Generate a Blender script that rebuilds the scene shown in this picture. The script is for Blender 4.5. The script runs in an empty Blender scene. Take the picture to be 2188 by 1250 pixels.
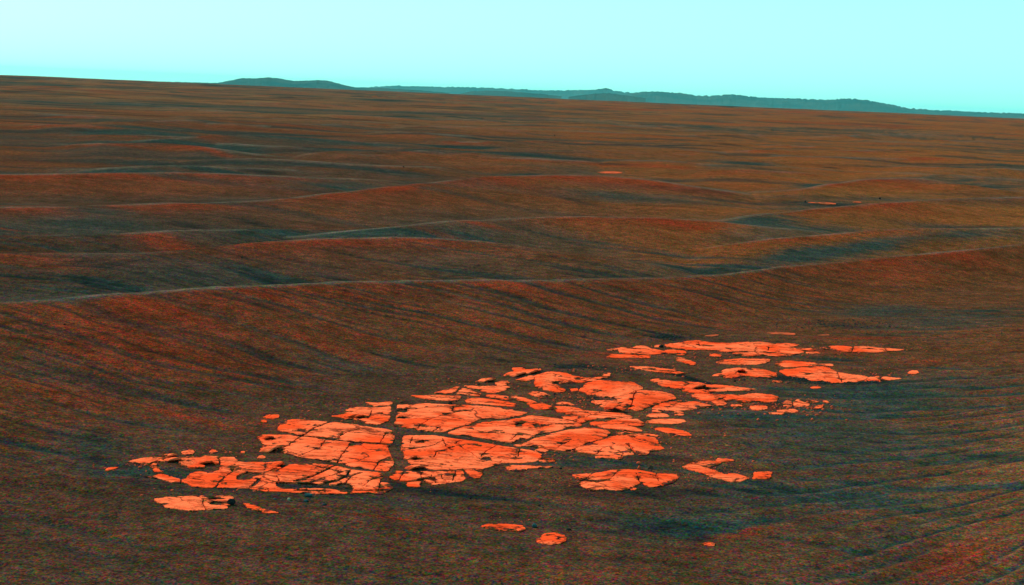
import bpy, bmesh, math, random
import numpy as np
from mathutils import Vector, Matrix

# ------------------------------------------------------------------ camera, sky, sun, exposure
W, Hh = 2188.0, 1250.0          # reference frame the layout was measured in
F = 3815.0                      # focal length in those pixels
CAMH = 1.5
PITCH = math.atan((625.0 - 196.0) / F)
ROLL = math.radians(2.45)
scn = bpy.context.scene
col = scn.collection

fwd = np.array([0.0, math.cos(PITCH), -math.sin(PITCH)])
up0 = np.array([0.0, math.sin(PITCH), math.cos(PITCH)])
rt0 = np.array([1.0, 0.0, 0.0])
# the horizon sinks towards the right, so the camera is turned anticlockwise
rt = rt0 * math.cos(ROLL) + up0 * math.sin(ROLL)
up = up0 * math.cos(ROLL) - rt0 * math.sin(ROLL)

camd = bpy.data.cameras.new('camera')
cam = bpy.data.objects.new('camera', camd)
col.objects.link(cam)
cam.matrix_world = Matrix(((rt[0], up[0], -fwd[0], 0.0), (rt[1], up[1], -fwd[1], 0.0),
                           (rt[2], up[2], -fwd[2], CAMH), (0, 0, 0, 1)))
camd.sensor_width = 36.0
camd.lens = 36.0 * F / W
camd.clip_start = 0.05
camd.clip_end = 20000
scn.camera = cam

SUN_EL = math.radians(41)
SUN_DIR = np.array([-0.86, 0.51])          # horizontal direction TOWARDS the sun: left, a little ahead
SUN_DIR = SUN_DIR / np.linalg.norm(SUN_DIR)
world = bpy.data.worlds.new("World")
scn.world = world
world.use_nodes = True
nt = world.node_tree
nt.nodes.clear()
out = nt.nodes.new('ShaderNodeOutputWorld')
bg = nt.nodes.new('ShaderNodeBackground')
sky = nt.nodes.new('ShaderNodeTexSky')
sky.sky_type = 'NISHITA'
sky.sun_disc = False
sky.sun_elevation = SUN_EL
sky.sun_rotation = math.atan2(SUN_DIR[0], SUN_DIR[1])
sky.dust_density = 1.0
sky.air_density = 1.0
tint = nt.nodes.new('ShaderNodeMix')
tint.data_type = 'RGBA'
tint.blend_type = 'MULTIPLY'
tint.inputs[0].default_value = 1.0
tint.inputs[7].default_value = (0.62, 1.25, 1.15, 1)
nt.links.new(sky.outputs[0], tint.inputs[6])
veil = nt.nodes.new('ShaderNodeMix')          # bright dust-laden air under and over the whole sky
veil.data_type = 'RGBA'
veil.blend_type = 'ADD'
veil.inputs[0].default_value = 1.0
veil.inputs[7].default_value = (1.0, 5.2, 5.2, 1)
nt.links.new(tint.outputs[2], veil.inputs[6])
nt.links.new(veil.outputs[2], bg.inputs[0])
bg.inputs[1].default_value = 0.12
nt.links.new(bg.outputs[0], out.inputs[0])

sund = bpy.data.lights.new('sun', 'SUN')
sund.energy = 5.0
sund.angle = math.radians(0.5)
sund.color = (1.0, 0.72, 0.52)
sun = bpy.data.objects.new('sun', sund)
col.objects.link(sun)
sv = Vector((SUN_DIR[0] * math.cos(SUN_EL), SUN_DIR[1] * math.cos(SUN_EL), math.sin(SUN_EL)))
sun.rotation_euler = sv.to_track_quat('Z', 'Y').to_euler()
sun.location = (-20, 10, 20)
scn.view_settings.view_transform = 'Standard'
scn.view_settings.look = 'None'
scn.view_settings.exposure = 0.0
scn.view_settings.gamma = 1.0
scn.view_settings.use_curve_mapping = False
scn.render.engine = 'CYCLES'
try:
    scn.cycles.volume_bounces = 1
    scn.cycles.max_bounces = 5
except Exception:
    pass

# ------------------------------------------------------------------ numeric helpers
_rng = np.random.RandomState(7)
PERM = np.concatenate([_rng.permutation(256)] * 3)
ANG = _rng.rand(256) * 2 * math.pi
GX, GY = np.cos(ANG), np.sin(ANG)


def perlin(x, y, seed=0):
    x = np.asarray(x, float) + seed * 17.31
    y = np.asarray(y, float) + seed * 5.77
    xi = np.floor(x).astype(int)
    yi = np.floor(y).astype(int)
    xf, yf = x - xi, y - yi
    xi &= 255
    yi &= 255
    u = xf * xf * xf * (xf * (xf * 6 - 15) + 10)
    v = yf * yf * yf * (yf * (yf * 6 - 15) + 10)

    def g(ix, iy, fx, fy):
        h = PERM[PERM[ix] + iy]
        return GX[h] * fx + GY[h] * fy
    x1 = (xi + 1) & 255
    y1 = (yi + 1) & 255
    a = g(xi, yi, xf, yf)
    b = g(x1, yi, xf - 1, yf)
    c = g(xi, y1, xf, yf - 1)
    d = g(x1, y1, xf - 1, yf - 1)
    return ((a * (1 - u) + b * u) * (1 - v) + (c * (1 - u) + d * u) * v) * 1.5


def fbm(x, y, seed=0, oct=4, rough=0.5):
    s, a, t = 0.0, 1.0, 0.0
    for i in range(oct):
        s = s + a * perlin(x * 2 ** i, y * 2 ** i, seed + i * 3)
        t += a
        a *= rough
    return s / t


def sstep(a, b, x):
    t = np.clip((x - a) / (b - a), 0, 1)
    return t * t * (3 - 2 * t)


def ray(px, py):
    px = np.asarray(px, float)
    py = np.asarray(py, float)
    u = (px - W / 2) / F
    v = -(py - Hh / 2) / F
    return fwd[None, :] + u[:, None] * rt[None, :] + v[:, None] * up[None, :]


# ------------------------------------------------------------------ big ripples: crest lines with a height each
# every crest: list of (x, y) where the crest was measured, crest height at both ends and middle, near and far widths
RIPPLES = [
    # first dune behind the outcrop
    ([(-900, 740), (-260, 668), (100, 640), (300, 624), (560, 611), (800, 601), (1120, 598), (1350, 594), (1550, 584), (1700, 568), (1850, 554), (2000, 540), (2200, 520), (2500, 500), (3100, 455)],
     [.25, .25, .25, .25, .24, .22, .20, .18, .17, .16, .16, .17, .18, .18, .18], 3.3, 2.0),
    ([(1420, 545), (1540, 524), (1650, 510), (1760, 501), (1900, 492), (2120, 488), (2400, 486)],
     [0, .10, .15, .17, .18, .18, .18], 2.6, 1.8),
    ([(-200, 545), (130, 543), (300, 540), (430, 531), (600, 516), (750, 508), (900, 507), (1030, 515), (1150, 531), (1300, 551), (1400, 566), (1500, 580)],
     [.16, .18, .20, .20, .21, .22, .22, .21, .19, .15, .09, 0], 3.4, 2.0),
    ([(-200, 505), (165, 500), (300, 497), (430, 492), (600, 490), (760, 489), (900, 487)],
     [.18, .20, .20, .18, .14, .08, 0], 2.6, 1.8),
    ([(480, 523), (560, 512), (700, 497), (800, 487), (900, 477), (1050, 468), (1250, 462), (1400, 466), (1540, 474), (1700, 490), (1800, 500)],
     [0, .08, .14, .18, .21, .22, .23, .22, .18, .10, 0], 4.0, 2.4),
    ([(1440, 482), (1520, 472), (1600, 462), (1750, 444), (1900, 432), (2000, 424), (2150, 420), (2450, 425)],
     [0, .10, .15, .18, .20, .20, .20, .18], 4.0, 2.4),
    ([(-200, 448), (190, 440), (400, 434), (600, 424), (750, 408), (850, 396), (950, 386), (1050, 378), (1200, 373), (1300, 376), (1400, 386), (1500, 400), (1580, 411), (1680, 425)],
     [.14, .15, .15, .17, .20, .22, .24, .25, .26, .25, .22, .17, .10, 0], 6.0, 3.5),
    ([(1540, 414), (1620, 409), (1700, 404), (1800, 389), (1880, 380), (1960, 380), (2050, 392), (2150, 408), (2250, 420)],
     [0, .09, .13, .18, .20, .20, .16, .10, 0], 5.0, 3.0),
    ([(-150, 374), (180, 371), (350, 368), (500, 370), (620, 376), (760, 383), (900, 390)],
     [.15, .17, .18, .18, .15, .10, 0], 5.0, 3.0),
    ([(100, 364), (230, 358), (320, 354), (400, 353), (500, 357), (620, 363), (740, 370)],
     [0, .14, .17, .18, .15, .09, 0], 4.0, 3.0),
    ([(360, 346), (460, 340), (550, 338), (640, 342), (760, 350), (900, 355), (1050, 360)],
     [0, .13, .16, .16, .14, .10, 0], 5.0, 3.0),
    ([(100, 307), (210, 305), (350, 305), (430, 313), (500, 323), (570, 332), (640, 338)],
     [0, .16, .19, .19, .16, .10, 0], 6.0, 4.0),
    ([(600, 336), (660, 328), (720, 322), (800, 320), (1000, 322), (1150, 325), (1250, 322), (1400, 325), (1550, 334)],
     [0, .12, .16, .17, .15, .14, .15, .12, 0], 6.0, 4.0),
    ([(220, 300), (320, 297), (450, 289), (560, 288), (700, 295), (850, 303), (980, 308)],
     [0, .14, .18, .18, .15, .10, 0], 6.5, 4.0),
    ([(120, 266), (230, 260), (400, 255), (500, 255), (600, 262), (750, 266), (900, 270)],
     [0, .16, .20, .20, .16, .10, 0], 8.0, 5.0),
    ([(1440, 372), (1520, 364), (1600, 363), (1700, 368), (1800, 373)], [0, .12, .15, .10, 0], 5.0, 3.0),
    ([(1400, 346), (1480, 339), (1560, 337), (1650, 345), (1720, 350)], [0, .12, .15, .10, 0], 5.5, 3.0),
    ([(1640, 330), (1750, 325), (1850, 321), (1960, 316), (2060, 321), (2200, 326)], [0, .10, .14, .17, .12, 0], 6.5, 4.0),
    ([(1700, 294), (1790, 288), (1880, 284), (1990, 286), (2080, 294)], [0, .14, .17, .15, 0], 7.0, 4.0),
    ([(840, 305), (950, 301), (1050, 302), (1170, 301), (1300, 308), (1400, 313)], [0, .12, .15, .15, .10, 0], 7.0, 4.0),
    ([(800, 274), (900, 270), (1000, 270), (1100, 278), (1190, 288)], [0, .14, .17, .14, 0], 7.0, 5.0),
    ([(1050, 262), (1180, 259), (1300, 264), (1430, 268), (1560, 274)], [0, .14, .16, .14, 0], 9.0, 5.0),
    ([(1380, 294), (1480, 287), (1600, 286), (1700, 291)], [0, .13, .15, 0], 7.0, 4.0),
    ([(1900, 400), (2000, 372), (2100, 362), (2300, 358)], [0, .12, .17, .17], 5.0, 3.0),
]
_rf = random.Random(12)
for _i in range(88):                 # fainter, more distant crests
    _y = 212 + (344 - 212) * (_i / 87.0) ** 1.25
    _x = _rf.uniform(120, 2150)
    _w = _rf.uniform(90, 210) * (.7 + .6 * _i / 87.0)
    _y0 = _y + (_x - 1094) * .036
    _h = _rf.uniform(.11, .17)
    _sk = _rf.uniform(-6, 6) * (.4 + .6 * _i / 87.0)
    RIPPLES.append(([(_x - _w, _y0 + 4 - _sk - .036 * _w), (_x - _w * .55, _y0 + 1 - _sk * .5 - .02 * _w), (_x, _y0), (_x + _w * .5, _y0 + 1 + _sk * .5 + .02 * _w), (_x + _w, _y0 + 4 + _sk + .036 * _w)],
                    [0, _h * .75, _h, _h * .75, 0], _rf.uniform(4, 7) * (1.9 - .9 * _i / 87.0), 3.5))


def az_r(px, py, h):
    d = ray(np.array([px]), np.array([py]))[0]
    hor = math.hypot(d[0], d[1])
    r = (CAMH - h) * hor / max(1e-4, -d[2])
    return math.atan2(d[0], d[1]), r


def spline(xs, ys, x):
    # smooth (Catmull-Rom style) interpolation through unequal knots
    xs = np.array(xs)
    ys = np.array(ys)
    m = np.gradient(ys, xs)
    i = np.clip(np.searchsorted(xs, x) - 1, 0, len(xs) - 2)
    h = xs[i + 1] - xs[i]
    t = np.clip((x - xs[i]) / h, 0, 1)
    return ((2 * t ** 3 - 3 * t ** 2 + 1) * ys[i] + (t ** 3 - 2 * t ** 2 + t) * h * m[i]
            + (-2 * t ** 3 + 3 * t ** 2) * ys[i + 1] + (t ** 3 - t ** 2) * h * m[i + 1])


RC = []
for pts, hs, wn, wf in RIPPLES:
    A, R = [], []
    for (px, py), h in zip(pts, hs):
        a, r = az_r(px, py, h)
        A.append(a)
        R.append(r)
    RC.append((A, R, hs, wn, wf))


def drop(r):
    r = np.asarray(r, float)
    q = np.clip(r - 350, 0, 850)
    return 4.4e-6 * q ** 2 + .0075 * np.maximum(r - 1200, 0)


def base_z(X, Y):
    r = np.hypot(X, Y)
    z = 0.02 * perlin(X / 7.0, Y / 9.0, 41) * sstep(12, 20, r)
    # swell on the right, towards the camera
    z = z + 0.16 * sstep(1.75, 3.6, X + 0.12 * (9 - Y)) * sstep(13.5, 8.0, Y)
    # plain rolls gently far out, then sinks away towards the crater
    am = sstep(30, 120, r)
    z = z + am * (0.10 * perlin(X / 26.0 + 0.4 * perlin(X / 60, Y / 60, 3), Y / 13.0, 11)
                  + 0.16 * perlin(X / 90.0, Y / 44.0, 12))
    z = z - drop(r)
    return z


def macro(X, Y, want_face=False):
    X = np.asarray(X, float)
    Y = np.asarray(Y, float)
    r = np.hypot(X, Y)
    az = np.arctan2(X, Y)
    azlo, azhi = az.min(), az.max()
    b = base_z(X, Y)
    z = b.copy()
    face = np.zeros_like(z)
    lee = np.zeros_like(z)
    lip = np.zeros_like(z)
    wob = perlin(X / 2.2, Y / 2.2, 5) * 0.10
    for A, R, hs, wn, wf in RC:
        hs = [q_ * 1.0 for q_ in hs]
        if azlo > A[-1] or azhi < A[0]:
            continue
        sel = (az > A[0]) & (az < A[-1])
        if not sel.any():
            continue
        a = az[sel]
        d = spline(A, R, a)
        h = np.interp(a, A, hs)
        if hs[0] > 0:
            h = h * sstep(0, .035, a - A[0])
        if hs[-1] > 0:
            h = h * sstep(0, .035, A[-1] - a)
        rr = r[sel]
        w1 = wn
        if A is RC[0][0]:
            w1 = np.interp(a, [-.3, 0.0, .3], [3.7, 2.6, 2.4])
        s = np.where(rr < d, 1 - (d - rr) / w1, 1 - (rr - d) / wf)
        s = np.clip(s + wob[sel] * 4 * np.clip(s, 0, 1) * (1 - np.clip(s, 0, 1)), 0, 1)
        # soft foot, slightly rounded brink
        e = .045
        sr = np.clip((1 - np.sqrt((1 - s) ** 2 + e * e)) / (1 - e), 0, 1)
        zb = b[sel]
        zz = zb * (1 - s) + h * sr ** 1.6
        zz = np.where(s <= 0, -1e3, zz)
        f = np.where(zz > z[sel] - 0.005, np.clip(s, 0, 1) * np.clip(h / 0.12, 0, 1) * np.where(rr < d + .02, 1, -1), face[sel])
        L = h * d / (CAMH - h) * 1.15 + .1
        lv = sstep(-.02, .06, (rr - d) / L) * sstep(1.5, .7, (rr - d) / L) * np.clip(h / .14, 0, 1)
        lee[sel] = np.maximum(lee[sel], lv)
        br = np.exp(-((rr - d) / (1.3 * np.maximum(.034 * wn * .5, .00022 * d * d))) ** 2) * np.clip(h / .12, 0, 1)  # narrow band on the brink, mask for its painted bright edge
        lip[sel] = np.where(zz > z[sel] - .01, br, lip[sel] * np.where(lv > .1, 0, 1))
        z[sel] = np.maximum(zz, z[sel])
        face[sel] = f
    if want_face:
        return z, face, lee, lip
    return z


def hit(px, py, lift=0.0):
    """points of the ground seen at these places of the reference (first hit along the ray)"""
    px = np.atleast_1d(np.asarray(px, float))
    py = np.atleast_1d(np.asarray(py, float))
    d = ray(px, py)
    hor = np.hypot(d[:, 0], d[:, 1])
    res = np.zeros((len(px), 3))
    k = np.linspace(.66, 1.12, 150)
    for a in range(0, len(px), 4000):
        D = d[a:a + 4000]
        ho = hor[a:a + 4000]
        r0 = CAMH * ho / np.maximum(-D[:, 2], 1e-4)
        t = (r0 / ho)[:, None] * k[None, :]
        X = D[:, :1] * t
        Y = D[:, 1:2] * t
        g = CAMH + D[:, 2:3] * t - macro(X.ravel(), Y.ravel()).reshape(X.shape) - lift
        j = np.argmax(g < 0, axis=1)
        j = np.where(np.take_along_axis(g, j[:, None], 1)[:, 0] >= 0, len(k) - 1, j)
        j = np.maximum(j, 1)
        q = np.arange(len(j))
        g0, g1, t0, t1 = g[q, j - 1], g[q, j], t[q, j - 1], t[q, j]
        tt = t0 + (t1 - t0) * np.clip(g0 / (g0 - g1 + 1e-12), 0, 1)
        res[a:a + 4000] = np.stack([D[:, 0] * tt, D[:, 1] * tt, CAMH + D[:, 2] * tt], -1)
    return res


# ------------------------------------------------------------------ materials
def newmat(name):
    m = bpy.data.materials.new(name)
    m.use_nodes = True
    n = m.node_tree
    n.nodes.clear()
    o = n.nodes.new('ShaderNodeOutputMaterial')
    b = n.nodes.new('ShaderNodeBsdfPrincipled')
    n.links.new(b.outputs[0], o.inputs[0])
    b.inputs['Specular IOR Level'].default_value = 0.0
    return m, n, b


def N(n, t, **kw):
    x = n.nodes.new(t)
    for k, v in kw.items():
        setattr(x, k, v)
    return x


def mixc(n, fac, a, b, mode='MIX'):
    m = N(n, 'ShaderNodeMix', data_type='RGBA', blend_type=mode)
    for s, v in ((0, fac), (6, a), (7, b)):
        if hasattr(v, 'is_output'):
            n.links.new(v, m.inputs[s])
        else:
            m.inputs[s].default_value = v if s == 0 else (*v, 1)
    return m.outputs[2]


def mth(n, op, a, b=0.0, c=0.0, clamp=False):
    m = N(n, 'ShaderNodeMath', operation=op, use_clamp=clamp)
    for s, v in ((0, a), (1, b), (2, c)):
        if hasattr(v, 'is_output'):
            n.links.new(v, m.inputs[s])
        else:
            m.inputs[s].default_value = v
    return m.outputs[0]


def noise(n, vec, scale, detail=4, rough=.5, out=0, dist=0.0):
    t = N(n, 'ShaderNodeTexNoise')
    t.inputs['Scale'].default_value = scale
    t.inputs['Detail'].default_value = detail
    t.inputs['Roughness'].default_value = rough
    t.inputs['Distortion'].default_value = dist
    n.links.new(vec, t.inputs['Vector'])
    return t.outputs[out]


def rampf(n, v, a, b):
    m = N(n, 'ShaderNodeMapRange')
    m.interpolation_type = 'SMOOTHSTEP'
    n.links.new(v, m.inputs[0])
    m.inputs[1].default_value = a
    m.inputs[2].default_value = b
    return m.outputs[0]


def soil_colour(n, pos, red, teal, dark, warm=None, pale=None, far_tone=None):
    """brown dusty basalt sand, red dust and bluish-grey lag, grainy at every scale"""
    big = noise(n, pos, 0.35, 8, .62)
    c = mixc(n, rampf(n, big, .38, .64), (.058, .0210, .0100), (.090, .0275, .0115))
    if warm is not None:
        c = mixc(n, far_tone, c, (.135, .068, .030))
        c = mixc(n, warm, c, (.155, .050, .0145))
    c = mixc(n, red, c, (.145, .021, .0082))
    c = mixc(n, teal, c, (.018, .029, .0245))
    c = mixc(n, dark, c, (.007, .0115, .0115))
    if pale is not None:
        c = mixc(n, pale, c, (.085, .062, .044))  # light catching the crests, painted as a paler colour
    # grain: separate channels so single grains are reddish, greenish or bluish
    for sc, amt in ((120.0, 1.9), (50.0, 1.1), (11.0, .5), (2.6, .35)):
        g = N(n, 'ShaderNodeTexNoise')
        g.inputs['Scale'].default_value = sc
        g.inputs['Detail'].default_value = 3
        g.inputs['Roughness'].default_value = .7
        n.links.new(pos, g.inputs['Vector'])
        v = N(n, 'ShaderNodeVectorMath', operation='MULTIPLY_ADD')
        n.links.new(g.outputs[1 if sc > 30 else 0], v.inputs[0])
        v.inputs[1].default_value = (amt * 4.2, amt * 3.2, amt * 3.6)
        v.inputs[2].default_value = (1 - amt * 2.1, 1 - amt * 1.6, 1 - amt * 1.8)
        mx = N(n, 'ShaderNodeVectorMath', operation='MAXIMUM')
        n.links.new(v.outputs[0], mx.inputs[0])
        mx.inputs[1].default_value = (.12, .18, .15)
        c = mixc(n, 1.0, c, mx.outputs[0], 'MULTIPLY')
    return c


def attr(n, name):
    a = N(n, 'ShaderNodeAttribute')
    a.attribute_name = name
    return a.outputs['Fac']


def posn(n):
    return N(n, 'ShaderNodeNewGeometry').outputs['Position']


M = {}
m, n, b = newmat('sand')
pos = posn(n)
c = soil_colour(n, pos, attr(n, 'red'), attr(n, 'teal'), attr(n, 'dark'), attr(n, 'warm'), attr(n, 'pale'), attr(n, 'far_tone'))
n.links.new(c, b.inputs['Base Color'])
b.inputs['Roughness'].default_value = .95
bp = N(n, 'ShaderNodeBump')
bp.inputs['Strength'].default_value = .75
bp.inputs['Distance'].default_value = .006
n.links.new(noise(n, pos, 70, 5, .7), bp.inputs['Height'])
n.links.new(bp.outputs[0], b.inputs['Normal'])
M['sand'] = m

m, n, b = newmat('outcrop_rock')
pos = posn(n)
f = attr(n, 'inset')
big = noise(n, pos, 3.2, 6, .6, dist=.6)
c = mixc(n, rampf(n, big, .40, .60), (.92, .066, .015), (1.0, .145, .052))
# bedding traces: thin darker red curves
mp = N(n, 'ShaderNodeMapping')
mp.inputs['Rotation'].default_value = (0, 0, .62)
mp.inputs['Scale'].default_value = (1.1, 3.4, 3.0)
n.links.new(pos, mp.inputs[0])
wv = noise(n, mp.outputs[0], 3.4, 7, .62, dist=.9)
tr = mth(n, 'ABSOLUTE', mth(n, 'SUBTRACT', wv, .5))
line = mth(n, 'SUBTRACT', 1.0, rampf(n, tr, .002, .022))
lm = rampf(n, noise(n, pos, 2.3, 4, .6), .40, .60)
c = mixc(n, mth(n, 'MULTIPLY', mth(n, 'MULTIPLY', line, lm), .85), c, (.36, .030, .010))
wv2 = noise(n, mp.outputs[0], 11, 4, .6, dist=.5)
c = mixc(n, mth(n, 'MULTIPLY', rampf(n, wv2, .50, .66), .55), c, (.70, .050, .012))
# pits and crumbs of dark sand lying in them
pit = rampf(n, noise(n, pos, 34, 4, .65), .60, .70)
c = mixc(n, mth(n, 'MULTIPLY', pit, .7), c, (.22, .028, .012))
vo = N(n, 'ShaderNodeTexVoronoi', feature='DISTANCE_TO_EDGE')
vo.inputs['Scale'].default_value = 2.6
va = N(n, 'ShaderNodeVectorMath', operation='MULTIPLY_ADD')
n.links.new(noise(n, pos, 4, 5, .6, out=1), va.inputs[0])
va.inputs[1].default_value = (.28, .28, 0)
n.links.new(pos, va.inputs[2])
n.links.new(va.outputs[0], vo.inputs['Vector'])
ck = mth(n, 'SUBTRACT', 1.0, rampf(n, vo.outputs['Distance'], .004, .016))
ck = mth(n, 'MULTIPLY', ck, rampf(n, noise(n, pos, 1.9, 3, .6), .42, .56))
c = mixc(n, mth(n, 'MULTIPLY', ck, .9), c, (.16, .022, .010))
# drifted sand in hollows and along the edges
dr = mth(n, 'ADD', noise(n, pos, 10, 7, .72), mth(n, 'MINIMUM', mth(n, 'MULTIPLY', f, 3.0), .085))
sandm = mth(n, 'SUBTRACT', 1.0, rampf(n, dr, .462, .508))
zero = N(n, 'ShaderNodeValue')
sc_ = soil_colour(n, pos, zero.outputs[0], zero.outputs[0], zero.outputs[0])
cr = attr(n, 'crack')
sandm = mth(n, 'MAXIMUM', sandm, cr)
gr = N(n, 'ShaderNodeVectorMath', operation='MULTIPLY_ADD')
n.links.new(noise(n, pos, 150, 3, .7, out=1), gr.inputs[0])
gr.inputs[1].default_value = (.6, .9, 1.3)
gr.inputs[2].default_value = (.70, .55, .35)
c = mixc(n, 1.0, c, gr.outputs[0], 'MULTIPLY')
c = mixc(n, sandm, c, sc_)
n.links.new(c, b.inputs['Base Color'])
b.inputs['Roughness'].default_value = .9
bp = N(n, 'ShaderNodeBump')
bp.inputs['Strength'].default_value = 1.0
bp.inputs['Distance'].default_value = .014
hh = mth(n, 'ADD', noise(n, mp.outputs[0], 9, 8, .65, dist=.4), mth(n, 'MULTIPLY', mth(n, 'ADD', line, ck), -.25))
n.links.new(hh, bp.inputs['Height'])
n.links.new(bp.outputs[0], b.inputs['Normal'])
M['rock'] = m


def plain(name, c1, c2, sc, rough=.85, bump=.004):
    m, n, b = newmat(name)
    pos = posn(n)
    c = mixc(n, rampf(n, noise(n, pos, sc, 6, .6), .35, .65), c1, c2)
    n.links.new(c, b.inputs['Base Color'])
    b.inputs['Roughness'].default_value = rough
    bp = N(n, 'ShaderNodeBump')
    bp.inputs['Strength'].default_value = .8
    bp.inputs['Distance'].default_value = bump
    n.links.new(noise(n, pos, sc * 2, 5, .6), bp.inputs['Height'])
    n.links.new(bp.outputs[0], b.inputs['Normal'])
    return m


M['dark_stone'] = plain('dark_stone', (.016, .030, .032), (.035, .060, .060), 60)
M['black_stone'] = plain('black_stone', (.008, .010, .011), (.020, .020, .018), 60)
M['teal_stone'] = plain('teal_stone', (.014, .040, .042), (.030, .075, .075), 60)
M['pale_stone'] = plain('pale_stone', (.16, .13, .08), (.26, .21, .13), 60)
M['red_stone'] = plain('red_stone', (.60, .075, .03), (.30, .04, .02), 40)
M['brown_stone'] = plain('brown_stone', (.13, .035, .02), (.05, .03, .022), 50)
M['hill'] = plain('hill', (.010, .030, .028), (.034, .046, .036), .012, .95, .5)
M['dusty_rock'] = plain('dusty_rock', (.62, .075, .028), (.13, .045, .02), 9, .95)
M['gravel'] = plain('gravel', (.014, .020, .021), (.030, .035, .032), 90)


def tag(o, label=None, cat=None, group=None, kind=None):
    if label:
        o['label'] = label
    if cat:
        o['category'] = cat
    if group:
        o['group'] = group
    if kind:
        o['kind'] = kind
    return o


def mesh_obj(name, verts, faces, mat, parent=None, smooth=True, attrs=None):
    me = bpy.data.meshes.new(name)
    verts = np.asarray(verts, dtype=np.float32)
    nv = len(verts)
    me.vertices.add(nv)
    me.vertices.foreach_set('co', verts.ravel())
    if isinstance(faces, np.ndarray):
        k = faces.shape[1]
        nf = len(faces)
        me.loops.add(nf * k)
        me.loops.foreach_set('vertex_index', faces.astype(np.int32).ravel())
        me.polygons.add(nf)
        me.polygons.foreach_set('loop_start', np.arange(0, nf * k, k, dtype=np.int32))
        me.polygons.foreach_set('loop_total', np.full(nf, k, dtype=np.int32))
    else:
        me.from_pydata([tuple(v) for v in verts], [], faces) if False else None
        ls, lt, li = [], [], []
        for fc in faces:
            ls.append(len(li))
            lt.append(len(fc))
            li.extend(fc)
        me.loops.add(len(li))
        me.loops.foreach_set('vertex_index', np.array(li, dtype=np.int32))
        me.polygons.add(len(ls))
        me.polygons.foreach_set('loop_start', np.array(ls, dtype=np.int32))
        me.polygons.foreach_set('loop_total', np.array(lt, dtype=np.int32))
    me.update(calc_edges=True)
    me.validate()
    if smooth:
        me.polygons.foreach_set('use_smooth', np.ones(len(me.polygons), dtype=bool))
    if attrs:
        for k_, v_ in attrs.items():
            a = me.attributes.new(k_, 'FLOAT', 'POINT')
            a.data.foreach_set('value', np.asarray(v_, dtype=np.float32))
    me.materials.append(mat)
    o = bpy.data.objects.new(name, me)
    col.objects.link(o)
    if parent:
        o.parent = parent
    return o


# ------------------------------------------------------------------ outcrop tracings (each zone has its own origin and scale)
ZN = {1: (200, 840, 4.807), 2: (540, 840, 4.807), 3: (800, 760, 4.807), 4: (1050, 760, 4.807),
      5: (1250, 680, 4.807), 6: (1550, 680, 4.807), 7: (1200, 940, 4.31), 8: (900, 980, 4.807), 0: (0, 0, 1.0)}


def P(z, *c):
    ox, oy, s = ZN[z]
    return [(ox + c[i] / s, oy + c[i + 1] / s) for i in range(0, len(c), 2)]


def C(z, w, *c):
    return (P(z, *c), w / ZN[z][2])


OUT = []


def outcrop(label, rocks, holes=(), cracks=(), dome=0.0, h=0.0018, ledges=(), cell=None):
    OUT.append(dict(label=label, rocks=rocks, holes=list(holes), cracks=list(cracks), dome=dome, h=h,
                    ledges=list(ledges), cell=cell))


outcrop('orange rock pavement around an oval sand basin, at the left end of the outcrop',
        [P(1, 335,712, 400,685, 470,672, 600,652, 740,648, 850,655, 1000,655, 1110,665, 1130,640, 1200,645, 1290,660, 1440,655, 1465,690, 1440,720, 1390,790, 1300,880, 1215,972, 1150,975, 1020,960, 960,925, 880,925, 800,918, 700,880, 620,870, 520,862, 520,848, 600,848, 650,830, 600,800, 590,765, 570,765, 540,735, 440,725, 400,712),
         P(1, 110,798, 150,765, 230,755, 310,742, 370,748, 280,768, 200,784, 130,802),
         P(1, 485,808, 510,768, 535,772, 510,810),
         P(1, 905,628, 920,603, 1010,583, 1045,603, 1030,627, 960,632),
         P(1, 1052,603, 1098,603, 1090,630, 1060,628),
         P(1, 1170,612, 1200,573, 1250,578, 1272,600, 1220,620),
         P(1, 1508,600, 1552,592, 1546,642, 1524,646)],
        [P(1, 665,705, 760,705, 880,715, 900,740, 1000,758, 1100,768, 1200,738, 1300,715, 1270,780, 1220,822, 1080,803, 1000,822, 930,880, 860,870, 760,840, 700,790, 668,745)],
        [C(1, 9, 1290,660, 1300,720, 1275,790, 1180,820), C(1, 8, 880,880, 905,925), C(1, 9, 595,800, 565,740, 660,690),
         C(1, 7, 1030,880, 1150,895), C(1, 6, 1300,690, 1440,700)],
        ledges=[(1, 740, 662, 850, 642, 22), (1, 755, 700, 905, 682, 20), (1, 1085, 730, 1225, 712, 20)])
outcrop('squarish orange slab with a sandy hollow, between two straight joints right of the basin',
        [P(1, 1485,700, 1540,715, 1760,708, 1762,760, 1748,850, 1700,910, 1720,940, 1700,985, 1400,968, 1245,980, 1335,880, 1425,780)],
        [P(1, 1490,852, 1560,812, 1700,818, 1640,852, 1560,888, 1500,888), P(1, 1612,962, 1660,900, 1725,868, 1715,900, 1690,930, 1640,962)],
        [C(1, 9, 1400,800, 1520,780, 1620,795, 1755,790), C(1, 8, 1370,850, 1440,800)])
outcrop('orange slab nearest the bottom left, with a black lumpy stone on its right end',
        [P(1, 620,1092, 760,1070, 1050,1050, 1200,1060, 1410,1055, 1415,1085, 1360,1092, 1372,1120, 1390,1150, 1340,1190, 1150,1200, 1000,1215, 760,1180),
         P(1, 1550,1132, 1590,1138, 1650,1160, 1780,1200, 1900,1232, 1750,1225, 1620,1186)],
        [P(1, 1200,1140, 1240,1110, 1330,1120, 1300,1150)], [C(1, 10, 1060,1055, 1110,1090, 1350,1085), C(1, 8, 1110,1090, 1160,1200)])
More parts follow.
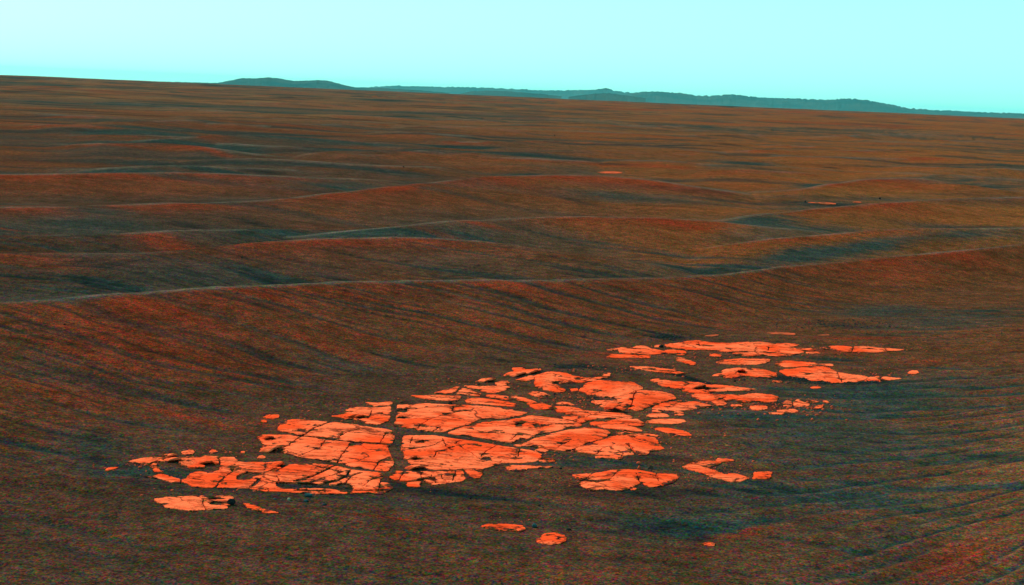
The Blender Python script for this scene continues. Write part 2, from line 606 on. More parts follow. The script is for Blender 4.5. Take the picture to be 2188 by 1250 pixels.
outcrop('long orange pavement with a dark gravel trough along its near edge, left of the trench',
        [P(2, 105,1005, 97,960, 117,860, 133,715, 300,705, 312,722, 350,737, 480,727, 640,727, 820,742, 1000,782, 1200,802, 1333,817, 1338,860, 1323,915, 1400,925, 1420,975, 1390,992, 1300,1037, 1180,1022, 900,1034, 700,1034, 450,1018, 250,1003)],
        [P(2, 240,960, 250,915, 400,915, 620,932, 860,945, 930,930, 990,955, 1005,1000, 930,1012, 880,990, 700,975, 500,980, 300,988)],
        [C(2, 22, 430,905, 570,865, 700,815, 830,752), C(2, 24, 740,930, 850,902, 980,850, 1000,792), C(2, 16, 940,925, 1030,845, 1120,815),
         C(2, 6, 1130,960, 1200,900, 1330,850), C(2, 14, 1050,1000, 1200,1000, 1340,995), C(2, 10, 1308,985, 1330,880),
         C(2, 12, 450,1000, 650,1004, 800,1008), C(2, 6, 140,885, 240,912), C(2, 6, 250,850, 262,905), C(2, 6, 590,925, 680,880, 900,820),
         C(2, 24, 180,800, 230,770), C(2, 20, 250,800, 310,755), C(2, 10, 880,800, 700,760)],
        ledges=[(2, 232, 757, 310, 728, 26)])
outcrop('broad orange block split by one long joint and diagonal cracks, left of the sandy trench',
        [P(2, 50,457, 100,430, 300,430, 430,432, 370,402, 265,382, 270,345, 300,320, 370,310, 370,280, 420,268, 600,280, 800,300, 1000,320, 1200,350, 1370,375, 1410,385, 1420,420, 1445,455, 1420,510, 1400,540, 1390,600, 1410,660, 1430,720, 1400,770, 1370,800, 1310,795, 1260,782, 1130,772, 900,722, 700,692, 560,667, 450,652, 410,632, 300,602, 280,570, 240,590, 180,605, 110,592, 95,570, 130,540, 90,482),
         P(2, 55,660, 90,642, 120,650, 105,670, 75,670)],
        [P(2, 450,390, 480,370, 525,375, 520,395), P(2, 1000,540, 1010,512, 1060,502, 1110,512, 1100,528, 1030,530)],
        [C(2, 15, 330,405, 450,437, 700,462, 880,487, 1100,506, 1250,519, 1430,523), C(2, 14, 800,298, 720,317, 610,370, 530,425, 450,470, 380,530, 280,565),
         C(2, 8, 1085,370, 960,400, 880,462), C(2, 9, 1360,418, 1305,512), C(2, 7, 740,488, 700,550, 560,610, 470,645),
         C(2, 7, 990,540, 940,600, 890,660, 880,715), C(2, 6, 1110,530, 1170,578, 1350,590), C(2, 8, 1262,782, 1275,720, 1400,655)],
        ledges=[(2, 92, 474, 215, 460, 20), (2, 165, 607, 270, 565, 34)])
outcrop('small orange block with a long black slot under its lip, upper left of the trench',
        [P(2, 780,238, 870,225, 930,200, 970,160, 1070,143, 1250,148, 1380,140, 1405,130, 1402,180, 1387,260, 1370,290, 1280,322, 1200,312, 1130,283, 1060,277, 960,267, 880,247),
         P(2, 1170,95, 1300,102, 1400,86, 1438,95, 1400,122, 1340,128, 1250,138, 1225,115)],
        [], [C(2, 7, 1290,210, 1340,195), C(2, 6, 1180,260, 1230,180)],
        ledges=[(2, 970, 254, 1065, 232, 20), (2, 1040, 254, 1140, 236, 18)])
outcrop('two little orange chips alone in brown sand above the left pavement',
        [P(2, 130,247, 150,226, 250,222, 268,250, 200,264), P(2, 62,297, 100,273, 142,278, 132,300)])
outcrop('large orange slab right of the trench with a round black stone on its far edge',
        [P(3, 235,500, 330,490, 400,500, 530,485, 760,497, 980,505, 1200,520, 1400,545, 1590,582, 1500,602, 1400,628, 1250,645, 1180,638, 1050,648, 950,700, 820,728, 700,773, 600,772, 480,762, 380,742, 350,742, 280,722, 195,717, 215,670, 240,600, 240,550)],
        [P(3, 262,545, 330,543, 312,578, 272,572), P(3, 250,628, 300,625, 300,636, 255,636)],
        [C(3, 5, 440,745, 540,660, 780,590, 1000,560), C(3, 8, 595,775, 660,732), C(3, 5, 800,520, 810,590), C(3, 5, 330,560, 600,520, 900,520)], dome=.01)
outcrop('wide orange slab tapering to a point on the left, in the middle of the outcrop',
        [P(3, 765,790, 850,752, 950,722, 1100,682, 1150,668, 1300,662, 1500,630, 1600,605, 1800,625, 1950,650, 2110,690, 2118,712, 2000,720, 1850,760, 1700,793, 1650,800, 1560,845, 1500,820, 1440,862, 1400,882, 1250,862, 1000,822, 850,802)],
        [P(3, 1470,700, 1490,685, 1505,695, 1480,720), P(3, 1635,700, 1660,690, 1700,712, 1660,720)],
        [C(3, 6, 1600,740, 1820,700, 2050,700), C(3, 5, 960,740, 1180,790), C(3, 6, 1400,860, 1480,790, 1560,800), C(3, 5, 1100,690, 1300,720, 1560,680)], dome=.012)
outcrop('smooth lens shaped orange slab just right of centre, between two sandy joints',
        [P(4, 350,872, 430,830, 600,790, 800,745, 950,720, 1050,730, 1180,750, 1202,775, 1150,830, 1000,865, 900,905, 850,935, 760,957, 600,942, 450,912, 320,902)],
        [P(4, 690,885, 720,872, 760,870, 740,890)], [C(4, 5, 680,930, 730,890, 800,860)], dome=.03)
outcrop('orange slab with a short open cleft, lower right corner of the main pavement',
        [P(4, 845,965, 900,915, 1010,905, 1060,870, 1200,830, 1300,800, 1290,785, 1330,772, 1400,768, 1480,788, 1640,790, 1725,805, 1672,820, 1700,870, 1722,895, 1772,940, 1700,957, 1620,962, 1580,1002, 1500,998, 1300,1010, 1080,1002),
         P(4, 1060,1020, 1200,1018, 1335,1013, 1322,1046, 1200,1032, 1100,1034)],
        [], [C(4, 26, 1400,900, 1450,960, 1495,1000), C(4, 6, 1085,995, 1130,950, 1280,900), C(4, 7, 1430,820, 1550,862, 1720,895), C(4, 5, 1300,815, 1400,795, 1600,810)], dome=.022)
outcrop('row of long narrow orange slabs stepping down to the right, beyond the lens shaped slab',
        [P(4, 630,520, 700,508, 900,530, 1000,558, 1200,578, 1340,578, 1422,610, 1437,637, 1350,647, 1100,632, 900,607, 770,592, 650,568),
         P(4, 1000,692, 1050,667, 1200,680, 1400,710, 1520,740, 1552,770, 1450,772, 1330,752, 1180,737, 1050,707),
         P(4, 840,610, 1000,620, 1070,640, 1000,657, 930,692, 850,662, 740,642, 680,610),
         P(4, 1170,662, 1300,650, 1500,648, 1552,680, 1540,717, 1430,707, 1250,682)],
        [], [C(4, 6, 740,580, 1000,575, 1300,600), C(4, 6, 1250,665, 1540,690)], dome=.012)
outcrop('pair of small flat orange slabs just right of the row of narrow slabs',
        [P(4, 1575,672, 1650,650, 1800,653, 1960,653, 1985,672, 1900,692, 1750,697, 1620,687),
         P(4, 1680,745, 1750,733, 1900,758, 2000,773, 2065,817, 1950,820, 1830,793, 1740,768)], dome=.006)
outcrop('cluster of curved orange slabs below the smooth domed boulder, right of centre',
        [P(5, 700,912, 730,885, 850,855, 1012,828, 970,862, 850,900, 770,950, 790,965, 700,955),
         P(5, 830,935, 900,880, 1050,853, 1150,848, 1292,890, 1240,907, 1050,932, 900,943),
         P(5, 632,1002, 700,968, 830,973, 852,1002, 720,1012), P(5, 943,962, 980,952, 993,980, 955,988)], dome=.012)
outcrop('high domed orange boulder with a curved crack, largest lump of the upper outcrop',
        [P(4, 890,327, 930,290, 1000,250, 1100,225, 1300,240, 1450,240, 1560,290, 1560,320, 1600,330, 1750,335, 1850,370, 1892,410, 1800,430, 1700,460, 1600,490, 1500,527, 1430,517, 1440,495, 1360,503, 1350,522, 1260,543, 1200,512, 1100,472, 1020,437, 1100,428, 1160,420, 1140,390, 1080,377, 1000,377, 960,347)],
        [P(4, 1180,388, 1260,405, 1285,432, 1200,427)],
        [C(4, 9, 1565,312, 1490,360, 1450,430, 1440,500), C(4, 6, 1600,362, 1690,337), C(4, 5, 1230,500, 1340,470, 1440,430)], dome=.055,
        ledges=[(4, 1240, 552, 1320, 525, 22)])
outcrop('rough orange slab with dark sandy pits, left of the domed boulder',
        [P(4, 440,192, 500,170, 600,150, 760,165, 830,190, 900,200, 1000,215, 1140,197, 1200,153, 1228,165, 1190,207, 1100,222, 1000,243, 900,262, 800,262, 700,270, 620,265, 700,300, 765,330, 740,357, 650,352, 550,332, 470,302, 440,262),
         P(4, 810,327, 880,313, 882,342, 830,347)],
        [P(4, 830,215, 900,205, 960,220, 900,235), P(4, 640,262, 690,262, 680,280, 640,280)], [C(4, 7, 960,245, 1080,200, 1180,200)], dome=.03)
outcrop('broken orange plates with black gaps at the far left tip of the upper outcrop',
        [P(4, 175,195, 230,178, 205,125, 330,118, 352,150, 290,187, 220,212), P(4, 390,142, 520,128, 480,157, 400,163),
         P(4, 250,252, 350,220, 435,198, 432,242, 330,262), P(3, 1100,267, 1130,240, 1180,228, 1242,230, 1200,258, 1150,268),
         P(4, 38,282, 90,260, 160,260, 188,280, 100,307, 60,297)],
        ledges=[(4, 240, 215, 345, 182, 20), (4, 370, 190, 500, 158, 18), (3, 1125, 272, 1225, 250, 18)])
outcrop('lone leaf shaped orange slab in dark sand below the pitted slab',
        [P(4, 368,387, 400,365, 480,356, 560,380, 602,402, 520,404, 470,418, 420,393)], dome=.012)
outcrop('fan of flat orange slabs at the far end of the pavement, behind the round stone',
        [P(3, 350,405, 450,410, 700,403, 850,410, 922,415, 880,460, 830,472, 700,462, 550,452),
         P(3, 610,382, 680,365, 820,330, 862,318, 850,350, 808,387, 720,392),
         P(3, 870,360, 910,333, 1000,350, 1050,370, 1102,390, 1092,422, 1000,412, 880,397, 830,402),
         P(3, 930,308, 1100,315, 1392,318, 1350,347, 1230,382, 1150,377, 1050,347)],
        [], [C(3, 6, 880,375, 960,385, 1080,400)])
outcrop('long orange slabs with curved tops leading from the fan towards the right',
        [P(3, 945,462, 1000,438, 1120,438, 1250,455, 1400,480, 1490,517, 1350,522, 1150,502, 980,492),
         P(3, 1130,400, 1250,403, 1380,420, 1422,450, 1330,457, 1200,432),
         P(4, 168,427, 250,413, 350,438, 430,458, 480,483, 540,490, 620,518, 628,550, 480,552, 410,542, 390,500, 320,472, 240,452),
         P(4, 650,492, 720,473, 800,480, 862,512, 760,507), P(4, 780,457, 832,453, 820,482)],
        [], [C(3, 5, 1000,470, 1200,480, 1450,512), C(4, 5, 390,500, 480,490)])
outcrop('long thin orange ledge with a black slot, right of the domed boulder',
        [P(5, 655,627, 730,608, 900,640, 1060,645, 1170,655, 1250,678, 1400,678, 1560,698, 1785,722, 1700,737, 1500,738, 1300,748, 1180,768, 1060,748, 980,722, 880,702, 800,692, 750,667)],
        [], [C(5, 8, 990,720, 1065,670), C(5, 6, 1110,705, 1150,680), C(5, 7, 1250,730, 1400,715)], dome=.012,
        ledges=[(5, 1105, 727, 1240, 702, 24)])
outcrop('smooth sausage shaped orange slab, rightmost of the middle row',
        [P(5, 1100,777, 1200,758, 1400,773, 1600,768, 1800,760, 1930,773, 1988,800, 1950,837, 1850,852, 1750,837, 1650,857, 1550,842, 1460,842, 1452,877, 1390,888, 1320,872, 1290,837, 1200,827, 1130,802),
         P(5, 1470,877, 1600,873, 1622,897, 1520,892), P(5, 1640,902, 1750,883, 1860,890, 1872,922, 1780,932, 1680,917)],
        [P(5, 1440,840, 1540,820, 1560,838, 1480,850)], [C(5, 6, 1290,840, 1400,820, 1440,800), C(5, 6, 1680,890, 1700,925)], dome=.022)
outcrop('scattered crumbly orange fragments in dark sand at the right tip of the middle row',
        [P(6, 600,902, 620,848, 680,850, 720,870, 740,828, 790,860, 852,868, 842,902, 770,912, 700,892, 650,907),
         P(6, 838,857, 870,836, 930,848, 985,860, 900,872), P(6, 1000,843, 1050,848, 1078,872, 1010,867),
         P(6, 898,922, 960,893, 1013,893, 1000,917, 920,937), P(6, 540,957, 580,933, 720,933, 753,957, 700,972, 600,967),
         P(6, 430,970, 600,973, 590,987, 480,983)],
        [], [C(6, 8, 700,900, 690,850), C(6, 7, 640,930, 700,960)])
outcrop('flat orange slabs in two thin rows at the left of the farthest outcrop band',
        [P(5, 218,322, 300,308, 340,298, 480,300, 560,278, 620,283, 650,308, 760,330, 815,352, 700,372, 550,372, 420,362, 360,352, 340,322, 250,337),
         P(5, 228,397, 270,368, 400,373, 600,380, 662,385, 640,407, 500,402, 350,407),
         P(5, 838,335, 900,328, 1010,333, 1033,360, 1000,378, 900,367, 860,350), P(5, 720,287, 772,268, 760,292, 730,300)],
        [], [C(5, 7, 440,310, 620,315, 700,340), C(5, 6, 940,335, 960,368)])
outcrop('long pale orange pavement strip, broadest of the farthest outcrop band',
        [P(5, 820,274, 950,258, 1060,233, 1170,228, 1290,250, 1450,256, 1600,248, 1800,240, 1950,260, 2140,254, 2192,272, 2160,292, 2120,302, 2222,320, 2238,347, 2140,372, 2040,387, 1910,393, 1840,377, 1690,388, 1540,378, 1520,356, 1400,337, 1300,327, 1180,322, 1050,327, 950,307, 860,292),
         P(5, 1295,382, 1330,363, 1392,375, 1370,392)],
        [], [C(5, 12, 1160,245, 1180,272, 1300,284), C(5, 8, 1520,345, 1700,347, 1900,352, 2000,342), C(5, 5, 1880,330, 1880,300, 2100,300),
             C(5, 5, 1450,300, 1500,330)])
outcrop('narrow orange strips half buried in sand above the farthest outcrop band',
        [P(6, 420,152, 560,143, 705,156, 700,170, 520,164), P(6, 945,169, 1060,163, 1075,179, 960,178),
         P(5, 1230,183, 1380,163, 1300,188)])
outcrop('ragged orange strip fading out to the right of the farthest band',
        [P(6, 1060,300, 1085,288, 1200,283, 1300,293, 1450,288, 1600,308, 1640,313, 1700,310, 1855,323, 1700,337, 1500,347, 1400,342, 1250,342, 1150,322),
         P(6, 1000,300, 1040,292, 1060,316, 1015,318), P(6, 800,318, 860,312, 900,322, 830,330), P(6, 840,350, 950,347, 960,358, 860,362)],
        [], [C(6, 7, 1310,290, 1300,345), C(6, 6, 1420,310, 1600,325), C(6, 7, 1640,308, 1660,340)])
outcrop('lone tilted orange chip in brown sand between the far bands',
        [P(5, 948,427, 970,403, 1020,413, 1133,455, 1100,478, 1020,442)], dome=.01)
outcrop('thin orange slab like a spindle, just above the slab with a black notch',
        [P(5, 1320,442, 1420,420, 1600,410, 1800,416, 1893,420, 1850,452, 1750,472, 1500,474, 1400,462)], dome=.01)
outcrop('humped orange slab with a black notch in its back, right part of the outcrop',
        [P(5, 1298,574, 1360,555, 1440,510, 1550,496, 1700,498, 1850,513, 1960,543, 1993,575, 1900,602, 1800,592, 1720,582, 1650,572, 1560,592, 1480,597, 1400,582)],
        [], [C(5, 7, 1690,500, 1700,530)], dome=.028, ledges=[(5, 1565, 548, 1650, 552, 22)])
outcrop('broad triangular orange slab with a dark gravel rim, farthest right of the big slabs',
        [P(6, 555,525, 620,513, 800,493, 1000,488, 1070,498, 1130,548, 1250,558, 1455,590, 1440,612, 1350,642, 1200,653, 1100,658, 1000,637, 880,632, 820,602, 740,602, 640,582)],
        [], [C(6, 6, 1150,550, 1170,600, 1205,650), C(6, 5, 820,580, 950,560, 1100,560)], dome=.02)
outcrop('rounded orange slab and its chip directly behind the broad triangular slab',
        [P(6, 515,472, 560,445, 640,430, 900,448, 943,465, 920,487, 800,486, 700,494, 600,497), P(6, 950,468, 1083,463, 1083,485, 1000,490)], dome=.012)
outcrop('slender orange slab in two pieces off the right tip of the triangular slab',
        [P(6, 1428,642, 1470,603, 1580,588, 1600,605, 1640,596, 1845,613, 1700,628, 1550,638)],
        [], [C(6, 8, 1600,590, 1610,640)], dome=.01)
outcrop('tiny isolated orange chip at the right edge of the outcrop area',
        [P(6, 1885,562, 1900,538, 1970,538, 1993,562, 1930,573)])
outcrop('small orange sliver in dark gravel below the humped slab',
        [P(6, 488,646, 560,637, 593,655, 530,663)])
outcrop('small orange sliver in brown sand below the triangular slab',
        [P(6, 855,709, 920,698, 1005,710, 930,725)])
outcrop('streaky orange strip half covered by sand above the domed boulder',
        [P(5, 425,490, 530,495, 700,503, 850,518, 960,533, 1065,572, 950,575, 850,562, 700,552, 600,532, 520,512)],
        [], [C(5, 7, 600,520, 850,545), C(5, 6, 870,560, 960,535)])
outcrop('large orange slab with a forked crack, right of the sandy trench in its near half',
        [P(3, 297,850, 320,825, 500,818, 620,818, 750,843, 870,863, 1050,883, 1240,913, 1300,928, 1480,958, 1650,983, 1705,1010, 1692,1050, 1660,1082, 1500,1103, 1320,1103, 1280,1117, 1130,1152, 1092,1170, 1085,1222, 1060,1255, 1020,1237, 965,1190, 935,1162, 800,1167, 600,1170, 520,1140, 420,1130, 350,1090, 330,1040, 303,950),
         P(3, 1430,917, 1500,908, 1503,932, 1450,932), P(3, 1665,972, 1720,953, 1765,970, 1720,990)],
        [P(3, 425,895, 460,872, 505,868, 490,890), P(3, 1120,1050, 1150,1042, 1175,1072, 1135,1070)],
        [C(3, 7, 835,885, 900,940, 960,980, 1030,1020, 1100,1070), C(3, 7, 880,875, 838,900), C(3, 8, 1240,928, 1130,990, 1098,1030, 1180,1075),
         C(3, 7, 1110,1092, 1180,1075, 1290,1097, 1312,1080), C(3, 7, 395,835, 370,900), C(3, 4, 600,1045, 640,990, 830,930), C(3, 5, 1480,962, 1480,1035),
         C(3, 5, 700,850, 740,930, 800,965), C(3, 5, 380,960, 600,920, 720,860)],
        ledges=[(3, 345, 1065, 425, 1045, 18), (3, 362, 1172, 515, 1148, 28)])
outcrop('two thin orange lenses in dark sand off the lower right side of the main pavement',
        [P(3, 1688,1055, 1750,1043, 1860,1053, 1868,1080, 1780,1088, 1710,1077),
         P(3, 1358,1142, 1400,1120, 1600,1123, 1833,1135, 1700,1148, 1570,1152, 1520,1178, 1400,1172)], dome=.008)
outcrop('low orange slab strip with square joints, nearest the camera right of the trench',
        [P(2, 1398,877, 1430,818, 1480,800, 1700,803, 1950,808, 2150,798, 2155,892, 2000,922, 1850,947, 1750,957, 1680,967, 1600,962, 1560,942, 1600,925, 1490,912, 1520,885, 1450,892),
         P(2, 1363,862, 1380,823, 1397,830, 1382,867), P(2, 1450,1012, 1580,993, 1572,1012)],
        [P(2, 1740,952, 1765,900, 1803,930, 1785,952)],
        [C(2, 10, 1540,805, 1500,900), C(2, 18, 1490,912, 1610,908, 1720,892), C(2, 6, 1730,815, 1740,890), C(2, 7, 1840,840, 1855,870, 1880,925),
         C(2, 6, 1940,840, 2000,930), C(2, 5, 2090,800, 2060,900)])
outcrop('fish shaped orange slab alone in dark sand, lower right of the pavement',
        [P(7, 108,302, 150,300, 275,288, 232,320, 178,357),
         P(7, 153,387, 240,340, 300,290, 400,270, 500,253, 700,260, 870,288, 1050,298, 1078,335, 1050,377, 950,402, 830,415, 770,397, 740,368, 700,385, 600,432, 500,442, 380,432, 280,448, 200,417)],
        [], [C(7, 8, 690,300, 722,375), C(7, 7, 870,288, 860,320, 935,395), C(7, 5, 280,330, 440,320), C(7, 5, 330,385, 460,340, 520,275)], dome=.03)
outcrop('tiny orange chip at the near edge of the fish shaped slab',
        [P(7, 632,452, 670,433, 692,450, 655,465)])
outcrop('crescent shaped orange slab curving round a patch of dark gravel',
        [P(7, 1098,240, 1200,203, 1350,188, 1463,193, 1440,217, 1370,237, 1350,257, 1420,277, 1480,302, 1600,303, 1742,323, 1735,347, 1640,382, 1560,378, 1440,348, 1350,323, 1280,293, 1180,263),
         P(7, 1755,350, 1785,290, 1880,278, 1965,285, 1920,312, 1933,342, 1880,355), P(7, 1430,182, 1450,166, 1585,180, 1470,192)],
        [P(7, 1500,290, 1530,285, 1525,305, 1500,305)], [C(7, 6, 1640,310, 1720,340)], dome=.012)
outcrop('small pale orange chip alone in dark sand near the lower right',
        [P(7, 1308,947, 1350,933, 1412,943, 1405,967, 1330,963)], dome=.012)
outcrop('flat orange slab partly buried in sand, left of the teal stone near the bottom',
        [P(8, 628,692, 680,673, 850,678, 1040,688, 1065,715, 1032,748, 900,742, 760,727, 680,712), P(8, 1130,712, 1233,715, 1160,733)],
        [], [C(8, 5, 900,735, 1050,700)])
outcrop('round orange slab with a curved rim like an eye, near the bottom middle',
        [P(8, 1262,780, 1300,758, 1380,756, 1440,778, 1468,805, 1445,842, 1400,858, 1320,870, 1220,850, 1180,830, 1200,812, 1268,803)],
        [], [C(8, 9, 1285,780, 1370,772, 1432,800, 1400,822)], dome=.012)
outcrop('bright orange streak of rock far off behind a ripple, right of centre',
        [P(0, 1273,367, 1290,366, 1330,367, 1329,370, 1310,371, 1285,369.5)], h=.006)
outcrop('bright orange streak of rock far off, with dark stones at its left end',
        [P(0, 1724,432, 1745,432, 1790,433, 1778,436.5, 1758,436.5), P(0, 1815,432, 1840,429.5, 1836,433)], h=.006)


def seg_dist(px, py, ax, ay, bx, by):
    dx, dy = bx - ax, by - ay
    L = dx * dx + dy * dy + 1e-18
    t = np.clip(((px - ax) * dx + (py - ay) * dy) / L, 0, 1)
    return np.hypot(px - ax - t * dx, py - ay - t * dy)


def poly_sdf(X, Y, poly):
    """positive inside"""
    d = np.full(X.shape, 1e9)
    ins = np.zeros(X.shape, bool)
    n_ = len(poly)
    for i in range(n_):
        ax, ay = poly[i]
        bx, by = poly[(i + 1) % n_]
        d = np.minimum(d, seg_dist(X, Y, ax, ay, bx, by))
        cnd = (ay > Y) != (by > Y)
        with np.errstate(divide='ignore', invalid='ignore'):
            xi = (bx - ax) * (Y - ay) / (by - ay + 1e-18) + ax
        ins ^= cnd & (X < xi)
    return np.where(ins, d, -d)


def smooth_poly(p):
    p = np.array(p)
    q = []
    for i in range(len(p)):
        a, b_ = p[i], p[(i + 1) % len(p)]
        q.append(a * .89 + b_ * .11)
        q.append(a * .11 + b_ * .89)
    return q


# world-space tracings
for o in OUT:
    lift = o['h'] * .8 + o['dome'] * .3
    o['wr'] = []
    for p in o['rocks']:
        w = hit([q[0] for q in p], [q[1] for q in p], lift)[:, :2]
        o['wr'].append(smooth_poly(w))
    o['wh'] = [smooth_poly(hit([q[0] for q in p], [q[1] for q in p], lift)[:, :2]) for p in o['holes']]
    o['wc'] = []
    for p, w in o['cracks']:
        wp = hit([q[0] for q in p], [q[1] for q in p], lift)[:, :2]
        for i in range(len(p) - 1):
            ax, ay = p[i]
            bx, by = p[i + 1]
            L = math.hypot(bx - ax, by - ay) + 1e-6
            nx, ny = -(by - ay) / L * w, (bx - ax) / L * w
            mx, my = (ax + bx) / 2, (ay + by) / 2
            q = hit([mx, mx + nx], [my, my + ny], lift)[:, :2]
            dv = wp[i + 1] - wp[i]
            Ld = math.hypot(*dv) + 1e-9
            off = q[1] - q[0]
            ww = abs(off[0] * dv[1] - off[1] * dv[0]) / Ld
            o['wc'].append((wp[i], wp[i + 1], max(ww, .004)))

# ------------------------------------------------------------------ ground sheet
AZ_F = np.radians(np.arange(-22.5, 22.51, .05))
AZ_L = np.radians(np.concatenate([np.arange(-180, -60, 5.0), np.arange(-60, -30, 1.5), np.arange(-30, -22.5, .35)]))
AZ = np.concatenate([AZ_L, AZ_F, -AZ_L[::-1][:-1]])
rows = [0.6]
while rows[-1] < 5600:
    r = rows[-1]
    if r < 5.0:
        st = .12
    else:
        st = min(.0105 * (max(r, 5.5) / 6.0) ** 1.72, r * .035)
    rows.append(r + st)
RR = np.array(rows)
A2, R2 = np.meshgrid(AZ, RR)
GXX = R2 * np.sin(A2)
GYY = R2 * np.cos(A2)
sh = GXX.shape
Xf, Yf = GXX.ravel(), GYY.ravel()
rf = R2.ravel()
Zm, face, lee, lip = macro(Xf, Yf, True)
AZf = np.arctan2(Xf, Yf)
d1 = spline(RC[0][0], RC[0][1], np.clip(AZf, RC[0][0][0], RC[0][0][-1]))
behind = sstep(0, .5, rf - d1)

# direction of the wind-blown striping turns from left to right across the field
gx_k = np.array([-60, -6, -3, -1, 0, 1, 2, 2.6, 3.4, 5, 9, 60])
sl_k = np.array([.2, .3, .42, .5, .5, .38, .2, 0.0, -.5, -.8, -.5, .2])
xx = np.linspace(-60, 60, 2401)
ss = np.interp(xx, gx_k, sl_k)
gg = np.concatenate([[0], np.cumsum((ss[1:] + ss[:-1]) / 2 * (xx[1] - xx[0]))])
gg -= np.interp(0, xx, gg)


def phi(X, Y):
    return Y + np.interp(X, xx, gg) * 1.0 + .25 * perlin(X / 1.7, Y / 1.7, 21) + .05 * perlin(X / .4, Y / .5, 22)


PH = phi(Xf, Yf)
near = rf < 30


def streak(lam, along, seed):
    return perlin(PH / lam, Xf / along + Yf / along * .2, seed)


s1 = streak(.060, .9, 31)
s2 = streak(.115, 1.3, 32)
s3 = streak(.8, 3.5, 33)
s4 = perlin(Yf / 2.6 + .8 * perlin(Xf / 9, Yf / 9, 8), Xf / 9., 34)
s5 = perlin(Yf / 8. + .8 * perlin(Xf / 30, Yf / 30, 9), Xf / 26., 35)
s6 = perlin(Yf / 26. + .8 * perlin(Xf / 80, Yf / 80, 10), Xf / 60., 36)
s7 = perlin(Yf / 1.5 + .6 * perlin(Xf / 5, Yf / 5, 7), Xf / 7., 37)
fade1 = sstep(22, 9, rf)
fade2 = sstep(45, 18, rf)

# distance to rock, so that sand lies still and low between the slabs
rockd = np.full(Xf.shape, -1.0)
for o in OUT:
    for p in o['wr']:
        pa = np.array(p)
        x0, x1, y0, y1 = pa[:, 0].min() - .25, pa[:, 0].max() + .25, pa[:, 1].min() - .25, pa[:, 1].max() + .25
        sel = np.where((Xf > x0) & (Xf < x1) & (Yf > y0) & (Yf < y1))[0]
        if len(sel):
            rockd[sel] = np.maximum(rockd[sel], poly_sdf(Xf[sel], Yf[sel], p))
quiet = sstep(.02, -.22, rockd)
right = sstep(.3, 1.5, Xf) * (1 - behind) * sstep(10.8, 9.2, Yf)
phr = Yf - .54 * np.exp(-np.clip(Yf - 6.5, -1.2, 9) / 1.8) * np.maximum(Xf - .45, 0) ** 2
phr = phr + .17 * perlin(Xf * .8, Yf * .8, 50) + .02 * perlin(Xf * 2.5, Yf * 3, 52)
wq = (phr / .235) % 1.0
wave = np.where(wq < .72, wq / .72, (1 - wq) / .28) * 2 - 1      # long near flank, short far flank
wave = wave * np.clip(.62 + 1.3 * perlin(Xf * .8, phr / .4, 53), .05, 1.25)
micro = .016 * s7 * sstep(14, 24, rf) + fade1 * (.0040 * s1 + .0075 * s2) * (1 - .25 * right) + fade2 * .012 * s3 + .0048 * wave * right * fade1
micro = micro + .010 * s4 * sstep(14, 22, rf) + .0025 * fade1 * fbm(Xf * 7, Yf * 7, 60, 3)
micro = micro + sstep(25, 60, rf) * .05 * s5 + sstep(60, 150, rf) * .05 * s6
Zf = Zm + micro * quiet
Zf = Zf - .001 * (1 - quiet) - .003 * sstep(.0, .03, rockd)

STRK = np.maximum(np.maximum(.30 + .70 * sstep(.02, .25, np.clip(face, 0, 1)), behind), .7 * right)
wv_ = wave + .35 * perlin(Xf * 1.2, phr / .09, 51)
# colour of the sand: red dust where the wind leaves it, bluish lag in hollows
front = np.clip(face, 0, 1)
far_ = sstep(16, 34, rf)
s8 = perlin(Yf / 70. + .6 * perlin(Xf / 150, Yf / 150, 6), Xf / 190., 38)
s3n = s3 * (.2 + .8 * behind)
nz = fbm(Xf / 2.5, Yf / 2.5, 39, 3)
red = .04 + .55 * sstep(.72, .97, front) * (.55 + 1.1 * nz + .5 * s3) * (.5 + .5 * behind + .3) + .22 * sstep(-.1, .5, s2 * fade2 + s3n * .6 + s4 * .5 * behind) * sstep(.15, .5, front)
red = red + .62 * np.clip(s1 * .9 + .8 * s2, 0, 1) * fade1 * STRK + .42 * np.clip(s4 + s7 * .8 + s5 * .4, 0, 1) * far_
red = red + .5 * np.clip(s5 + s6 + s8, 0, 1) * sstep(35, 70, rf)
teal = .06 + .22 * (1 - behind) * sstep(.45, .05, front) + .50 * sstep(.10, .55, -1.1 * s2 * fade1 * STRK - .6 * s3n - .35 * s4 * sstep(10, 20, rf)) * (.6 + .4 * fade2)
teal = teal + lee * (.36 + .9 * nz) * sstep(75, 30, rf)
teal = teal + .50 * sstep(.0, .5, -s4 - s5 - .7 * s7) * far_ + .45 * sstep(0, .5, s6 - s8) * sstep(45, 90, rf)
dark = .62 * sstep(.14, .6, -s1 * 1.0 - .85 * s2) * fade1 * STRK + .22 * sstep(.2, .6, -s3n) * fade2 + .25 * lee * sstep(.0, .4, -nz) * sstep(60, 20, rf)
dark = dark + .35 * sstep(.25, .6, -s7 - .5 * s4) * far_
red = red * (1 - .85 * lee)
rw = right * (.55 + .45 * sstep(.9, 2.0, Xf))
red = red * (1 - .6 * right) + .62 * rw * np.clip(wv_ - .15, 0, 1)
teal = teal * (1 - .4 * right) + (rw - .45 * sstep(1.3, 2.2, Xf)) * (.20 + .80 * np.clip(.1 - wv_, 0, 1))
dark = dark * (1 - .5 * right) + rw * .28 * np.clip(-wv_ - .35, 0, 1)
pale = .85 * lip * sstep(-.5, .25, nz) * sstep(160, 70, rf)  # bright sunlit line along the big crests, put into the sand colour
far_tone = .85 * sstep(16, 110, rf) * np.clip(.8 + .9 * s7 + .6 * s5 + .5 * s6, 0, 1.3)  # paler tone that grows with distance, broken by streaks
far_tone = np.clip(far_tone, 0, .9)
